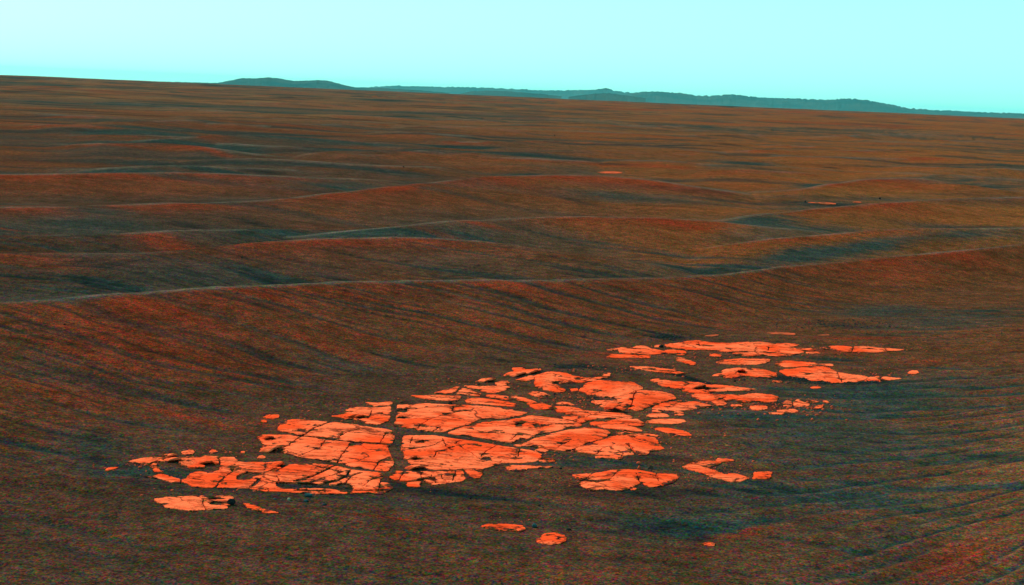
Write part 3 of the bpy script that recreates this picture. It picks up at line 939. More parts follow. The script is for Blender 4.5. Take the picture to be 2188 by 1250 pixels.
warm = sstep(-.14, .26, AZf) * (.25 + .75 * behind) * (.85 + .5 * nz)
warm = np.clip(warm + .8 * sstep(1.0, 2.2, Xf) * (1 - behind) * sstep(9.5, 7.5, Yf), 0, 1)
pale = np.maximum(pale, right * .30 * sstep(.55, 1.0, wave) * (1 - behind))  # lit tops of the small ripples on the right, painted likewise

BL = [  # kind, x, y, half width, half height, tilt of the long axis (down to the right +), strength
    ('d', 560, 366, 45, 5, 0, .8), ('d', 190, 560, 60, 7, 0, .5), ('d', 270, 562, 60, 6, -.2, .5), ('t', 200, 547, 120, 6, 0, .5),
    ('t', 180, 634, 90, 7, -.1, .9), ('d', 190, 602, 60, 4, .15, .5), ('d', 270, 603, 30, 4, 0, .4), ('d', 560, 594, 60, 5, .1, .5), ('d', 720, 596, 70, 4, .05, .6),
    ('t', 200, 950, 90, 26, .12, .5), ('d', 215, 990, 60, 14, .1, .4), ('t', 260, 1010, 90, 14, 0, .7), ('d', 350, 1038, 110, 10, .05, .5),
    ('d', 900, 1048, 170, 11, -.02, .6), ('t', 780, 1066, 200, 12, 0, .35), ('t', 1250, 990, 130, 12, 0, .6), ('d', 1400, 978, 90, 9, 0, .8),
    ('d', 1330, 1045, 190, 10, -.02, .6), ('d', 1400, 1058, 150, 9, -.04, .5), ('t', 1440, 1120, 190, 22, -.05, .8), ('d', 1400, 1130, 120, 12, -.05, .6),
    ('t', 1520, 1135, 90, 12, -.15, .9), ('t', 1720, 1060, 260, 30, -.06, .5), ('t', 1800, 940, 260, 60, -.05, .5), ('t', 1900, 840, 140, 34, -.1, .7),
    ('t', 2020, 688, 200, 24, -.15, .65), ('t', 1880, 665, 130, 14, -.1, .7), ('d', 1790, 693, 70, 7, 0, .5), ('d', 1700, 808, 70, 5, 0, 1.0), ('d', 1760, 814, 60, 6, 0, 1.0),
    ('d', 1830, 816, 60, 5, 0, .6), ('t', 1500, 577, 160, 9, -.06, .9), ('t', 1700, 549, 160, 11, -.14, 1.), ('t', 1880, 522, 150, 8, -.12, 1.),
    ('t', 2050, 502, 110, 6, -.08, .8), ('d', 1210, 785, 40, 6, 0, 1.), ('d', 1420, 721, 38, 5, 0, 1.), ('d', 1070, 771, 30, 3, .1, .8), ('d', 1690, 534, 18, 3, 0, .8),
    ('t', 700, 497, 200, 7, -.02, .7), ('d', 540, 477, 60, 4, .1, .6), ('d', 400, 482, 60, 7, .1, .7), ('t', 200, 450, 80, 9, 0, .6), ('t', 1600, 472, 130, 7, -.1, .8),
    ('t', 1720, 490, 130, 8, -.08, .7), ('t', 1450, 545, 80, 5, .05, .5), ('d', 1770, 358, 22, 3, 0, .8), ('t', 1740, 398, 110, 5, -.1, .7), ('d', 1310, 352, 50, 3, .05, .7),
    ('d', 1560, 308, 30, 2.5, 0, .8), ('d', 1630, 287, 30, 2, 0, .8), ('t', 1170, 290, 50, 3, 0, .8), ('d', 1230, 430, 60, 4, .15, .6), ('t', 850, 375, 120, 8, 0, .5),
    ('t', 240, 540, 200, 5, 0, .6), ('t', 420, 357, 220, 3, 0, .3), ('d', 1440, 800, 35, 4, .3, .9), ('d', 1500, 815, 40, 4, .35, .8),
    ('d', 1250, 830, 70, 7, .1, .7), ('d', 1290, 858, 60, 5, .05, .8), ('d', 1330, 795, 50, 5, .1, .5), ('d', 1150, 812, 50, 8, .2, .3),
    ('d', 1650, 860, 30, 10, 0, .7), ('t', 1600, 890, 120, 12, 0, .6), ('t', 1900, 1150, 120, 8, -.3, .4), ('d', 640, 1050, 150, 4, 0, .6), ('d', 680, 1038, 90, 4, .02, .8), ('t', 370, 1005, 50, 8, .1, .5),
    ('r', 330, 508, 200, 10, .1, .9), ('r', 300, 378, 160, 4, 0, .5), ('r', 560, 400, 200, 10, .05, .25), ('r', 1250, 385, 220, 8, .03, .4), ('r', 1880, 445, 200, 10, -.05, .35), ('r', 700, 520, 160, 5, -.05, .3), ('r', 1900, 575, 160, 14, -.1, .3), ('r', 330, 700, 260, 50, .2, .35), ('r', 200, 780, 120, 50, .2, .35), ('r', 420, 893, 160, 8, .13, .8), ('r', 560, 906, 50, 4, .1, .8),
    ('r', 860, 401, 40, 6, -.2, .9), ('r', 1080, 388, 90, 6, .05, .6), ('r', 1400, 470, 150, 5, .04, .9), ('r', 1020, 478, 90, 4, .05, .8), ('r', 950, 502, 120, 6, .12, .6),
    ('r', 450, 320, 90, 3, .15, .8), ('r', 1590, 1138, 85, 10, -.2, .8), ('d', 1500, 1152, 40, 5, -.15, .7), ('r', 1500, 1190, 60, 8, 0, .5), ('r', 1850, 722, 120, 4, -.05, .9), ('r', 2040, 1205, 130, 36, -.35, .8),
    ('r', 1880, 556, 80, 4, 0, .6), ('r', 2050, 545, 90, 10, 0, .6), ('r', 1900, 386, 120, 5, 0, .5), ('r', 1640, 870, 40, 8, 0, .8), ('r', 1470, 742, 60, 5, .1, .3),
    ('r', 1330, 742, 120, 4, .08, .5), ('r', 1250, 757, 120, 5, .08, .5), ('r', 1240, 1000, 60, 4, 0, .5), ('r', 1250, 1035, 40, 6, 0, .5), ('r', 1500, 985, 60, 4, 0, .9),
    ('r', 230, 1000, 30, 3, 0, .8), ('r', 270, 1020, 20, 3, 0, .6), ('r', 1290, 1055, 60, 4, 0, .3), ('r', 1290, 1126, 40, 5, 0, .5), ('r', 850, 1112, 90, 3, .08, .8),
    ('r', 1770, 750, 90, 5, 0, .6), ('r', 1980, 770, 80, 6, 0, .4), ('r', 1750, 790, 60, 4, 0, .4), ('r', 1560, 700, 150, 12, 0, .25),
]
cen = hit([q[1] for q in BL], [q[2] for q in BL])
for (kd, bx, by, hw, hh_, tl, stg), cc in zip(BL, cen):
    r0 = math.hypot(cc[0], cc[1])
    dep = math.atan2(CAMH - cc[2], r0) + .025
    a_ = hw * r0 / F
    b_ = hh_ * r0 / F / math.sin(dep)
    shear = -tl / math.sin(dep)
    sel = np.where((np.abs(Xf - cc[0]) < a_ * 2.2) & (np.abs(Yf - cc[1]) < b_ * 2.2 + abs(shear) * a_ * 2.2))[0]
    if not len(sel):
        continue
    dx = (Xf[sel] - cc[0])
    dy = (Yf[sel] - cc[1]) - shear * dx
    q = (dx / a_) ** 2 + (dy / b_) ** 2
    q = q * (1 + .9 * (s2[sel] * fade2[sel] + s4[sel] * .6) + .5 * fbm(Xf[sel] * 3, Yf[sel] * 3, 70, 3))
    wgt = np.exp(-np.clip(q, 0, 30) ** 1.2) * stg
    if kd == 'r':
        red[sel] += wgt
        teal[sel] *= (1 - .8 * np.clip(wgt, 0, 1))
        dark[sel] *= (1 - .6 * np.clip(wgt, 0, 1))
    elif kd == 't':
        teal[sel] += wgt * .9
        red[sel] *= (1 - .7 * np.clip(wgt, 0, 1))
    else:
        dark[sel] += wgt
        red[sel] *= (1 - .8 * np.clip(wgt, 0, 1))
red = np.clip(red, 0, 1)
teal = np.clip(teal, 0, .95)
dark = np.clip(dark, 0, .95)

nr, na = sh
idx = np.arange(nr * na).reshape(sh)
q1 = idx[:-1, :]
q2 = idx[1:, :]
i00 = q1
i01 = np.roll(q1, -1, axis=1)
i10 = q2
i11 = np.roll(q2, -1, axis=1)
quads = np.stack([i00, i01, i11, i10], -1).reshape(-1, 4)
V = np.stack([Xf, Yf, Zf], -1)
ground = mesh_obj('ground', V, quads, M['sand'], attrs={'red': red, 'teal': teal, 'dark': dark, 'pale': pale, 'warm': warm, 'far_tone': far_tone})
tag(ground, kind='structure')
# the small disc under the camera mast closes the sheet
ground_ring = [i for i in range(na)]
bmg = bmesh.new()
bmg.from_mesh(ground.data)
bmg.verts.ensure_lookup_table()
bmg.faces.new([bmg.verts[i] for i in ground_ring][::-1])
bmg.normal_update()
bmg.to_mesh(ground.data)
bmg.free()

# quick look-up of the finished sand level
def sand_z(x, y):
    r = math.hypot(x, y)
    i = min(max(int(np.searchsorted(RR, r)) - 1, 0), nr - 2)
    a = math.atan2(x, y)
    j = min(max(int(np.searchsorted(AZ, a)) - 1, 0), na - 2)
    u = (r - RR[i]) / (RR[i + 1] - RR[i])
    v = (a - AZ[j]) / (AZ[j + 1] - AZ[j])
    Z = Zf.reshape(sh)
    return float((Z[i, j] * (1 - v) + Z[i, j + 1] * v) * (1 - u) + (Z[i + 1, j] * (1 - v) + Z[i + 1, j + 1] * v) * u)


# ------------------------------------------------------------------ outcrops: slabs split by joints
def build_outcrop(k, o):
    allp = np.concatenate([np.array(p) for p in o['wr']])
    x0, y0 = allp.min(0) - .03
    x1, y1 = allp.max(0) + .03
    rc = math.hypot((x0 + x1) / 2, (y0 + y1) / 2)
    dx = .0048 * rc / 7.5
    dy = .0095 * (rc / 7.5) ** 1.6
    gx = np.arange(x0, x1 + dx, dx)
    gy = np.arange(y0, y1 + dy, dy)
    X, Y = np.meshgrid(gx, gy)
    f = np.full(X.shape, -1.0)
    for p in o['wr']:
        f = np.maximum(f, poly_sdf(X, Y, p))
    for p in o['wh']:
        f = np.minimum(f, -poly_sdf(X, Y, p) - .009)
    sc = rc / 7.5
    rag = .0120 * fbm(X * 14 / sc, Y * 9 / sc, 80 + k, 4, .6) + .0065 * fbm(X * 52 / sc, Y * 26 / sc, 85 + k, 3, .7) + .012 * perlin(X * 4 / sc, Y * 2.2 / sc, 81 + k)
    f = f + rag * sc + .0035 * sc
    dome_s = o['dome'] * .5
    wob = .012 * fbm(X * 9, Y * 9, 90 + k, 3)
    fc = np.full(X.shape, 9.0)
    for a, b_, w in o['wc']:
        wloc = w * .5 * (1 + .5 * perlin(X * 12, Y * 12, 95))
        fc = np.minimum(fc, seg_dist(X + wob, Y + wob, a[0], a[1], b_[0], b_[1]) - np.maximum(wloc * .9, dx * .55))
    fn = f.copy()
    for (zn, ax, ay, bx, by, th) in o['ledges']:
        ox, oy, s_ = ZN[zn]
        pa = hit([ox + ax / s_, ox + bx / s_], [oy + ay / s_, oy + by / s_], o['h'] + o['dome'] * .3)[:, :2]
        dv = pa[1] - pa[0]
        Ld = np.linalg.norm(dv)
        dv = dv / Ld
        bk = np.array([-dv[1], dv[0]]) * (1 if dv[0] > 0 else -1)
        dp = max(Ld * .75, .05) * .55
        po = [pa[0] + dv * Ld * .08 - bk * .03, pa[1] - dv * Ld * .08 - bk * .03, pa[1] - dv * Ld * .16 + bk * dp, pa[0] + dv * Ld * .16 + bk * dp]
        f = np.minimum(f, -poly_sdf(X, Y, po))
    f = np.minimum(f, fc)
    inside = f > 0
    qi = inside[:-1, :-1] & inside[1:, :-1] & inside[:-1, 1:] & inside[1:, 1:]
    ny, nx = qi.shape
    lab = np.zeros(qi.shape, int)
    comps = []
    lst = np.argwhere(qi)
    cur = 0
    for (i, j) in lst:
        if lab[i, j]:
            continue
        cur += 1
        st = [(int(i), int(j))]
        lab[i, j] = cur
        cells = []
        while st:
            a, b_ = st.pop()
            cells.append((a, b_))
            for c_, d_ in ((a + 1, b_), (a - 1, b_), (a, b_ + 1), (a, b_ - 1)):
                if 0 <= c_ < ny and 0 <= d_ < nx and qi[c_, d_] and not lab[c_, d_]:
                    lab[c_, d_] = cur
                    st.append((c_, d_))
        comps.append(cells)
    gyv, gxv = np.gradient(f, dy, dx)
    gl = np.hypot(gxv, gyv) + 1e-9
    zb = macro(X, Y)
    h = o['h']
    dome = o['dome'] * .5
    relief = .0026 * fbm(X * 5, Y * 5, 100 + k, 4) + .0016 * fbm(X * 22, Y * 22, 110 + k, 3)
    # bedding steps: thin layers broken back one behind another
    ph = (X * .55 + Y * 1.0) * 6 + 1.6 * fbm(X * 3, Y * 3, 120 + k, 4)
    step = .0026 * (sstep(.0, .16, ph % 1.0) - (ph % 1.0))
    ztop = zb + h * (.75 + .25 * sstep(0, .012 * sc, f)) + dome * (1 - np.exp(-np.maximum(fn, 0) / .20)) * 1.2 + (relief + step) * sstep(0, .03, f) + .001
    big = [c for c in comps if len(c) >= 5]
    if not big:
        big = [max(comps, key=len)] if comps else []
    if not big:
        return None
    ex, ey = (x0 + x1) / 2, (y0 + y1) / 2
    ez = float(macro(np.array([ex]), np.array([ey]))[0])
    single = len(big) == 1 and not o['ledges']
    if not single:
        root = bpy.data.objects.new('rock_outcrop', None)
        root.empty_display_size = .1
        col.objects.link(root)
        root.location = (ex, ey, ez)
        tag(root, o['label'], 'rock outcrop', 'orange rock outcrops in the sand')
    else:
        root = None
    for cells in sorted(big, key=len, reverse=True):
        vid = {}
        vs, fs, at, ac = [], [], [], []
        cs = set(cells)

        def vert(i, j):
            key = (i, j)
            if key in vid:
                return vid[key]
            edge = not ((i, j) in cs and (i - 1, j) in cs and (i, j - 1) in cs and (i - 1, j - 1) in cs)
            x, y = X[i, j], Y[i, j]
            z = ztop[i, j]
            ff = f[i, j]
            if edge:
                mv = min(ff, 1.1 * dy)
                x -= gxv[i, j] / gl[i, j] * mv * .9
                y -= gyv[i, j] / gl[i, j] * mv * .9
                z = ztop[i, j] - h * .15
                ff = 0
            vid[key] = len(vs)
            vs.append((x - ex, y - ey, z - ez))
            at.append(ff)
            ac.append(0.0)
            return vid[key]
        bnd = {}
        for (i, j) in cells:
            q = [vert(i, j), vert(i, j + 1), vert(i + 1, j + 1), vert(i + 1, j)]
            fs.append(q)
            for a, b_, nb in ((q[0], q[1], (i - 1, j)), (q[1], q[2], (i, j + 1)), (q[2], q[3], (i + 1, j)), (q[3], q[0], (i, j - 1))):
                if nb not in cs:
                    bnd[(a, b_)] = 1
        low = {}
        rim = {}

        def rimv(a):
            if a not in rim:
                rim[a] = len(vs)
                vs.append(vs[a])
                at.append(0)
                ac.append(0.0)
            return rim[a]

        def lowv(a):
            if a not in low:
                low[a] = len(vs)
                v = vs[a]
                vs.append((v[0], v[1], v[2] - .045))
                at.append(0)
                ac.append(0.0)
            return low[a]
        for (a, b_) in bnd:
            fs.append([rimv(b_), rimv(a), lowv(a), lowv(b_)])
        so = mesh_obj('slab' if not single else 'rock_slab', vs, np.array(fs), M['dusty_rock' if 'far off' in o['label'] or 'half buried' in o['label'] else 'rock'], root, attrs={'inset': at, 'crack': ac})
        if single:
            so.location = (ex, ey, ez)
            tag(so, o['label'], 'rock outcrop', 'orange rock outcrops in the sand')
    # ledges: thin plates lifted towards the viewer, with a black gap under the lip
    rg = random.Random(k)
    for (zn, ax, ay, bx, by, th) in o['ledges']:
        ox, oy, s_ = ZN[zn]
        pa = hit([ox + ax / s_, ox + bx / s_], [oy + ay / s_, oy + by / s_], h + dome * .6)
        (p0, p1) = pa
        L = np.linalg.norm(p1[:2] - p0[:2])
        rr = math.hypot(p0[0], p0[1])
        gap = th / s_ * rr / F * .75            # visible height of the slot in metres
        dirv = (p1[:2] - p0[:2]) / L
        back = np.array([-dirv[1], dirv[0]])
        if back[1] < 0:
            back = -back
        depth = max(L * .75, .05)
        nseg = 12
        tops, bots = [], []
        nd = 6
        for a in range(nseg + 1):
            t = a / nseg
            prof = math.sin(math.pi * min(max(t, .0), 1)) ** .55
            jit = rg.uniform(-.12, .12)
            for b2 in range(nd + 1):
                v = b2 / nd
                base = p0[:2] * (1 - t) + p1[:2] * t
                fr = base - back * (.018 * prof + .006 * jit)
                p = fr + back * (depth * v * (.6 + .4 * prof)) + dirv * rg.uniform(-.001, .001)
                zg = float(macro(np.array([p[0]]), np.array([p[1]]))[0]) + h + dome * (.9 if v > .3 else .75)
                lift_ = gap * 1.3 * prof * (1 - v) ** .8
                thick = .0055 * (.3 + .7 * prof) * (1 if v < .95 else .1)
                zt = zg + lift_ + thick + rg.uniform(-.0006, .0006) - (.004 if v > .9 else 0)
                zbm = zg + lift_ - .001 - (.012 * v)
                tops.append((p[0] - ex, p[1] - ey, zt - ez))
                bots.append((p[0] - ex, p[1] - ey, zbm - ez))
        nb_ = len(tops)
        vs = tops + bots
        fs = []
        w_ = nd + 1
        for a in range(nseg):
            for b2 in range(nd):
                q = [a * w_ + b2, (a + 1) * w_ + b2, (a + 1) * w_ + b2 + 1, a * w_ + b2 + 1]
                fs.append(q)
                fs.append([nb_ + i for i in q[::-1]])
            fs.append([a * w_, nb_ + a * w_, nb_ + (a + 1) * w_, (a + 1) * w_])
            e = nd
            fs.append([a * w_ + e, (a + 1) * w_ + e, nb_ + (a + 1) * w_ + e, nb_ + a * w_ + e])
        for a in (0, nseg):
            for b2 in range(nd):
                q = [a * w_ + b2, a * w_ + b2 + 1, nb_ + a * w_ + b2 + 1, nb_ + a * w_ + b2]
                fs.append(q if a == 0 else q[::-1])
        mesh_obj('ledge', vs, np.array(fs), M['rock'], root, smooth=False,
                 attrs={'inset': np.full(len(vs), .1), 'crack': np.zeros(len(vs))})
    return root


for k, o in enumerate(OUT):
    build_outcrop(k, o)


# ------------------------------------------------------------------ loose stones
def stone_mesh(name, seed, sx, sy, sz, sub=3, sharp=.25):
    bm = bmesh.new()
    bmesh.ops.create_icosphere(bm, subdivisions=sub, radius=1)
    rg = random.Random(seed)
    pl = [Vector((rg.gauss(0, 1), rg.gauss(0, 1), rg.gauss(0, .8))).normalized() for _ in range(9)]
    for v in bm.verts:
        d = v.co.normalized()
        r = 1.0
        for p_ in pl:
            c_ = d.dot(p_)
            if c_ > .72:
                r = min(r, .80 / c_ + .0)
        r *= 1 + sharp * .35 * float(perlin(d.x * 1.8 + seed, d.y * 1.8 + d.z * 1.3, 130 + seed))
        v.co = Vector((d.x * r * sx, d.y * r * sy, d.z * r * sz))
    me = bpy.data.meshes.new(name)
    bm.to_mesh(me)
    bm.free()
    me.polygons.foreach_set('use_smooth', np.ones(len(me.polygons), dtype=bool))
    return me


STONES = [  # x, y, width in px, height ratio, material, label, sink
    (659, 1058, 19, .52, 'teal_stone', 'broad dark teal stone lying against the near edge of the long orange pavement', .15),
    (654, 1071, 10, .65, 'teal_stone', 'small teal pebble directly below the broad dark teal stone', .2),
    (693, 1079, 9, .55, 'dark_stone', 'small dark pebble right of and below the teal pebble at the bottom left', .2),
    (617, 1067, 8, .85, 'pale_stone', 'pale cream pebble standing on dark sand below the left pavement', .15),
    (587, 1066, 8, .5, 'dark_stone', 'flat grey pebble just left of the pale cream pebble', .3),
    (494, 1071, 16, 1.0, 'black_stone', 'black lumpy stone on the right end of the cut off bottom left slab', .1),
    (962, 861, 9, .95, 'black_stone', 'round black stone on the far edge of the large slab right of the trench', .1),
    (858, 858, 7, .8, 'brown_stone', 'small dark brown stone in sand at the far end of the trench', .2),
    (1142, 1122, 12, .8, 'teal_stone', 'rounded teal stone beside the flat buried slab near the bottom middle', .1),
    (1215, 1130, 11, .45, 'black_stone', 'flat black pebble right of the rounded teal stone at the bottom', .2),
    (1005, 1064, 6, .6, 'black_stone', 'small black pebble on bare sand below the right end of the pavement', .2),
    (1078, 1066, 6, .6, 'black_stone', 'small black pebble, middle one of three on the bare sand at the bottom middle', .2),
    (1152, 1079, 6, .55, 'black_stone', 'small black pebble, rightmost of three on the bare sand at the bottom middle', .2),
    (1198, 1000, 8, .4, 'black_stone', 'flat black chip in sand above the left tip of the fish shaped slab', .2),
    (1413, 739, 10, .65, 'black_stone', 'black stone between the two far slab bands, left of the long strip', .1),
    (1570, 814, 6, .8, 'black_stone', 'tiny black stone in sand below the humped slab with the notch', .1),
    (1185, 841, 6, .7, 'black_stone', 'tiny black stone right of the lone leaf shaped slab', .1),
    (1080, 849, 9, .5, 'brown_stone', 'dark flat stone wedged between the curved slabs above the middle of the pavement', .2),
    (1022, 819, 8, .7, 'brown_stone', 'dark brown broken stone left of the plates at the outcrop tip', .2),
    (1880, 423, 5, .8, 'black_stone', 'dark stone on a distant ripple crest at the right', .1),
    (1721, 430, 5, .8, 'black_stone', 'dark stone at the left end of the far orange streak', .1),
    (1185, 289, 3, 1.1, 'brown_stone', 'very distant dark stone on the plain right of centre', .1),
    (517, 549, 4, .9, 'black_stone', 'small black stone on the sand behind the first dune, left', .2),
    (862, 356, 4, .8, 'black_stone', 'tiny black stone far out on the plain left of centre', .1),
    (1365, 988, 10, .55, 'red_stone', 'low orange stone behind the fish shaped slab, leftmost of the three standing there', .2),
    (1366, 998, 9, 1.0, 'red_stone', 'upright orange stone behind the fish shaped slab, next to the dark triangular one', .15),
    (1280, 859, 12, .3, 'black_stone', 'flat black stone in the sand between the domed boulder and the narrow slabs', .2),
    (1294, 797, 8, .7, 'brown_stone', 'dark stone on the tongue above the domed boulder', .2),
    (1491, 868, 14, .5, 'brown_stone', 'broken brown stone in the dark cleft below the right end of the domed boulder', .2),
    (138, 692, 5, .6, 'black_stone', 'small black pebble on the striped red slope of the first dune, far left', .2),
]
for k, (x, y, wpx, hr, mt, lb, sink) in enumerate(STONES):
    p = hit([x], [y + wpx * hr * .45])[0]
    rr = math.sqrt(p[0] ** 2 + p[1] ** 2)
    wd = wpx * rr / F / 2
    me = stone_mesh('stone', k + 3, wd * 1.08, wd * (1.0 + .3 * ((k * 7) % 5 - 2) / 3), wd * hr * 1.08, 3 if wpx > 7 else 2, .6)
    me.materials.append(M[mt])
    o = bpy.data.objects.new('stone', me)
    col.objects.link(o)
    o.location = (p[0], p[1], max(sand_z(p[0], p[1]), p[2]) + wd * hr * (.85 - sink * 1.6))
    o.rotation_euler = (0, 0, k * 1.3)
    tag(o, lb, 'stone', 'loose stones on the sand and slabs')

# the dark triangular rock standing behind the fish shaped slab
p = hit([1390], [1001])[0]
s = math.hypot(p[0], p[1]) / F
vs = [(-9, 0, 0), (9, 2, 0), (8, 9, 0), (-6, 8, 0), (-7.5, 1, 2), (7.5, 2.5, 3.5), (.6, 1.2, 11.5), (4.5, 7, 7.5), (-3, 8, 6), (0, -2.2, 0), (3, -1, 4)]
bm = bmesh.new()
for v in vs:
    bm.verts.new((v[0] * s, v[1] * s, v[2] * s - .004))
bmesh.ops.convex_hull(bm, input=bm.verts)
me = bpy.data.meshes.new('standing_rock')
bm.to_mesh(me)
bm.free()
me.materials.append(M['brown_stone'])
o = bpy.data.objects.new('standing_rock', me)
col.objects.link(o)
o.location = (p[0], p[1], sand_z(p[0], p[1]))
tag(o, 'dark triangular rock plate standing up behind the fish shaped slab', 'stone', 'loose stones on the sand and slabs')


# ------------------------------------------------------------------ gravel lag (too many grains to count)
def gravel(name, zones, seed, mat):
    rg = random.Random(seed)
    bm = bmesh.new()
    bmesh.ops.create_icosphere(bm, subdivisions=1, radius=1)
    bv = np.array([v.co[:] for v in bm.verts])
    bf = np.array([[v.index for v in f_.verts] for f_ in bm.faces])
    bm.free()
    allv, allf = [], []
    cnt = 0
    px, py, sz = [], [], []
    for (cx, cy, rx, ry, nn, s0, s1_) in zones:
        for i in range(nn):
            px.append(min(max(rg.gauss(cx, rx), cx - 2 * rx), cx + 2 * rx))
            py.append(min(max(rg.gauss(cy, ry), cy - 2 * ry), cy + 2 * ry))
            sz.append(s0 + (s1_ - s0) * rg.random() ** 3)
    H_ = hit(px, py)
    for i in range(len(px)):
        x, y = H_[i, 0], H_[i, 1]
        r_ = sz[i]
        sq = np.array([1.0, rg.uniform(.7, 1.1), rg.uniform(.45, .8)])
        a = rg.random() * 6.28
        v = bv * sq * r_ * (1 + .25 * np.array([[rg.uniform(-1, 1)] for _ in range(len(bv))]))
        ca, sa = math.cos(a), math.sin(a)
        v = np.stack([v[:, 0] * ca - v[:, 1] * sa + x, v[:, 0] * sa + v[:, 1] * ca + y, v[:, 2] + sand_z(x, y) + r_ * .15], -1)
        allv.append(v)
        allf.append(bf + cnt)
        cnt += len(v)
    o = mesh_obj(name, np.concatenate(allv), np.concatenate(allf), mat)
    tag(o, kind='stuff')
    return o


g = gravel('gravel', [
    (1700, 808, 55, 3.0, 260, .003, .010), (1770, 815, 50, 3.5, 260, .003, .010), (1830, 817, 45, 3, 120, .003, .009),
    (1800, 692, 70, 5, 170, .003, .009), (1900, 700, 120, 18, 160, .002, .007), (1420, 722, 28, 3, 60, .004, .010), (1211, 787, 30, 3.5, 70, .003, .009),
    (1600, 1000, 200, 40, 200, .002, .006), (1350, 1030, 160, 10, 170, .002, .006), (1560, 1003, 30, 4, 90, .002, .006), (1490, 828, 40, 9, 60, .003, .007),
    (640, 1040, 70, 3, 110, .002, .006), (700, 1060, 240, 12, 200, .002, .005), (340, 1005, 70, 12, 120, .002, .005), (1250, 850, 80, 10, 160, .002, .007),
    (1250, 1080, 260, 30, 260, .002, .0045), (1750, 880, 150, 40, 240, .002, .006), (400, 800, 250, 90, 200, .0015, .004), (1100, 700, 300, 60, 200, .0015, .005),
    (845, 960, 12, 40, 60, .002, .005), (1300, 560, 500, 40, 100, .003, .007), (905, 500, 30, 4, 20, .004, .012), (1950, 780, 90, 30, 160, .002, .007),
], 5, M['gravel'])
tag(g, 'fine dark gravel scattered over the sand and thick along the rims of slabs', 'gravel')

g = gravel('rock_fragments', [
    (300, 995, 50, 12, 60, .003, .010), (470, 965, 60, 8, 50, .003, .010), (600, 1050, 160, 6, 70, .002, .008), (640, 890, 60, 12, 40, .003, .010),
    (790, 870, 60, 12, 40, .003, .009), (1000, 820, 70, 10, 60, .003, .010), (1180, 850, 90, 10, 120, .003, .011), (1260, 855, 60, 8, 60, .003, .010),
    (1480, 860, 60, 12, 90, .003, .012), (1330, 790, 60, 8, 60, .003, .010), (1640, 870, 60, 8, 90, .003, .012), (1720, 870, 50, 14, 110, .003, .012),
    (1450, 755, 70, 10, 80, .003, .011), (1560, 770, 60, 6, 50, .003, .010), (1740, 750, 60, 6, 90, .003, .012), (1880, 745, 50, 5, 50, .003, .010),
    (1850, 800, 60, 8, 50, .003, .010), (1560, 990, 60, 10, 60, .002, .008), (1430, 935, 60, 14, 50, .003, .010), (1200, 970, 60, 10, 50, .002, .008),
    (1230, 1030, 60, 8, 40, .002, .007), (1500, 1010, 40, 10, 60, .002, .007), (1080, 1110, 60, 6, 30, .002, .006), (845, 900, 8, 30, 12, .002, .006),
    (1100, 940, 60, 6, 40, .002, .007), (1300, 880, 60, 8, 50, .003, .009), (1600, 810, 90, 10, 60, .003, .009)], 9, M['red_stone'])
tag(g, 'small orange rock chips strewn around the slabs', 'rock fragments')

# ------------------------------------------------------------------ distant crater rim
RIDGES = [
    ('low dark hill with a double hump on the left of the horizon', 1750, 520,
     [(200, 170.5), (250, 171), (380, 175), (465, 177), (490, 172), (520, 166.5), (545, 167), (575, 165), (600, 168), (630, 172.5), (680, 171), (700, 172), (720, 177), (745, 184), (775, 188), (830, 192)]),
    ('long pale teal rim with a small peak across the middle of the horizon', 2900, 420,
     [(700, 188), (760, 187), (800, 185.5), (840, 183), (900, 184), (960, 185.5), (1000, 186), (1050, 187.5), (1100, 190), (1160, 192.5), (1230, 192.5), (1270, 191), (1290, 189), (1300, 188.5), (1312, 194), (1345, 197.5), (1400, 203), (1480, 208)]),
    ('dark rugged rim with rounded bumps on the right of the horizon', 2300, 520,
     [(1300, 207), (1345, 199), (1370, 196), (1400, 194.5), (1430, 197), (1465, 200), (1490, 204), (1520, 204.5), (1560, 201), (1590, 204), (1620, 208), (1700, 210), (1770, 213), (1790, 211), (1815, 210), (1850, 213), (1880, 219), (1910, 224), (1940, 231), (2000, 235), (2030, 236), (2080, 239), (2188, 242), (2300, 248), (2450, 256)]),
    ('small dark knoll in front of the middle rim', 1500, 200,
     [(1215, 207), (1240, 203), (1270, 199.5), (1300, 198.5), (1320, 201), (1345, 204.5), (1380, 210)]),
    ('faint low rise in front of the left end of the middle rim', 1600, 200,
     [(740, 190), (780, 188.3), (810, 187.5), (850, 189.5), (900, 193), (960, 198)]),
    ('low dark shoulder in front of the middle rim, left of the knoll', 1650, 220,
     [(980, 200), (1010, 194.5), (1050, 193), (1090, 195), (1140, 199), (1200, 205)]),
]
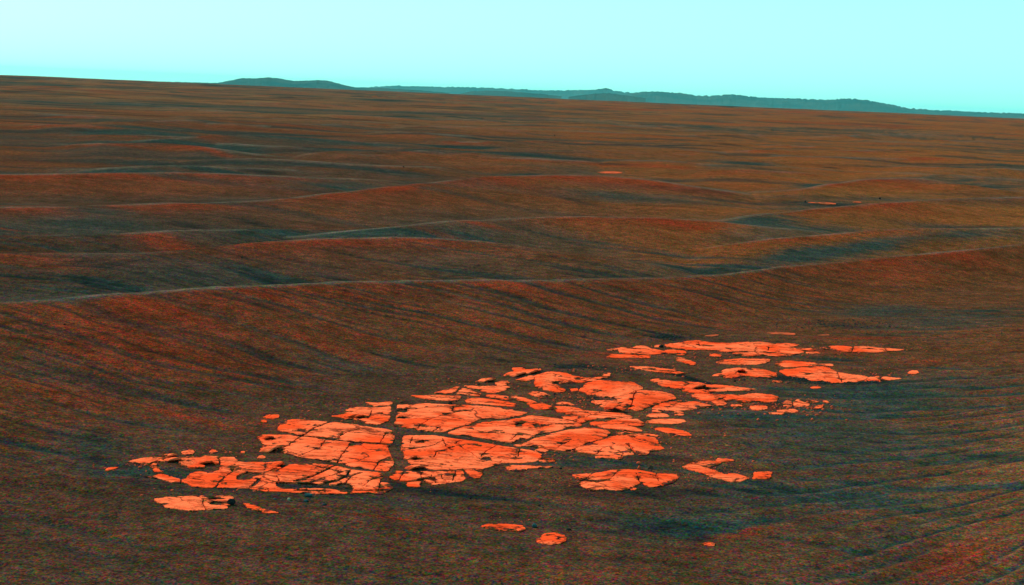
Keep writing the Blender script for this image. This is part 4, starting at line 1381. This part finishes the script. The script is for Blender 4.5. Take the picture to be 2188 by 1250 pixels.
for k, (lb, D, dep_, prof) in enumerate(RIDGES):
    D, dep_ = D * 1.6, dep_ * 1.6
    A, Zt = [], []
    for (x, y) in prof:
        d = ray(np.array([x]), np.array([y]))[0]
        hor = math.hypot(d[0], d[1])
        A.append(math.atan2(d[0], d[1]))
        Zt.append(CAMH + d[2] / hor * D)
    na_ = int((A[-1] - A[0]) / math.radians(.022))
    a = np.linspace(A[0], A[-1], na_)
    zt = np.interp(a, A, Zt)
    px_m = D / F
    rough_ = px_m * 3.4 * fbm(a * 480, a * 0 + k, 150 + k, 4, .7) * (.5 if k > 2 or k == 0 else 1)
    nv = 40
    v = np.linspace(-1, 1, nv)
    Aa, Vv = np.meshgrid(a, v)
    Ztt = np.tile(zt, (nv, 1))
    base = -float(drop(D)) - 9
    ridge_off = 60 * fbm(Aa * 60, Vv * 0, 160 + k, 3)
    rr_ = D + Vv * dep_ * .5
    pr = np.clip(1 - np.abs(Vv) ** 1.3, 0, 1)
    gul = 1 + .10 * fbm(Aa * 120 + Vv * 1.5, Vv * 3.5 + Aa * 40, 170 + k, 5, .6) * np.sin(np.pi * np.abs(Vv)) 
    gul = 1 + .16 * fbm(Aa * 150, Vv * 5 + 1.3 * fbm(Aa * 60, Vv * 2, 171 + k), 170 + k, 4, .6) * np.sin(np.pi * np.abs(Vv))
    zz = base + (Ztt - base) * np.clip(pr * gul, 0, 1.0) + np.tile(rough_, (nv, 1)) * pr ** 14
    X = rr_ * np.sin(Aa)
    Y = rr_ * np.cos(Aa)
    idx = np.arange(nv * na_).reshape(nv, na_)
    q = np.stack([idx[:-1, :-1], idx[:-1, 1:], idx[1:, 1:], idx[1:, :-1]], -1).reshape(-1, 4)
    cx_, cy_ = D * math.sin((A[0] + A[-1]) / 2), D * math.cos((A[0] + A[-1]) / 2)
    o = mesh_obj('hill', np.stack([X.ravel() - cx_, Y.ravel() - cy_, zz.ravel()], -1), q, M['hill'])
    o.location = (cx_, cy_, 0)
    tag(o, lb, kind='structure')

# ------------------------------------------------------------------ haze
lowest = float(Zf.min())
hz = bpy.data.materials.new('haze')
hz.use_nodes = True
n = hz.node_tree
n.nodes.clear()
oo = n.nodes.new('ShaderNodeOutputMaterial')
pv = n.nodes.new('ShaderNodeVolumePrincipled')
pv.inputs['Color'].default_value = (.20, .90, .95, 1)
pv.inputs['Density'].default_value = 0.8e-4
pv.inputs['Anisotropy'].default_value = 0.0
n.links.new(pv.outputs[0], oo.inputs['Volume'])
b0, t0 = lowest - 1.0, 14.0
E = 6200
vs = [(x, y, z) for z in (b0, t0) for y in (-E, E) for x in (-E, E)]
fs = np.array([[0, 2, 3, 1], [4, 5, 7, 6], [0, 1, 5, 4], [2, 6, 7, 3], [0, 4, 6, 2], [1, 3, 7, 5]])
o = mesh_obj('haze', vs, fs, hz, smooth=False)
tag(o, kind='stuff')
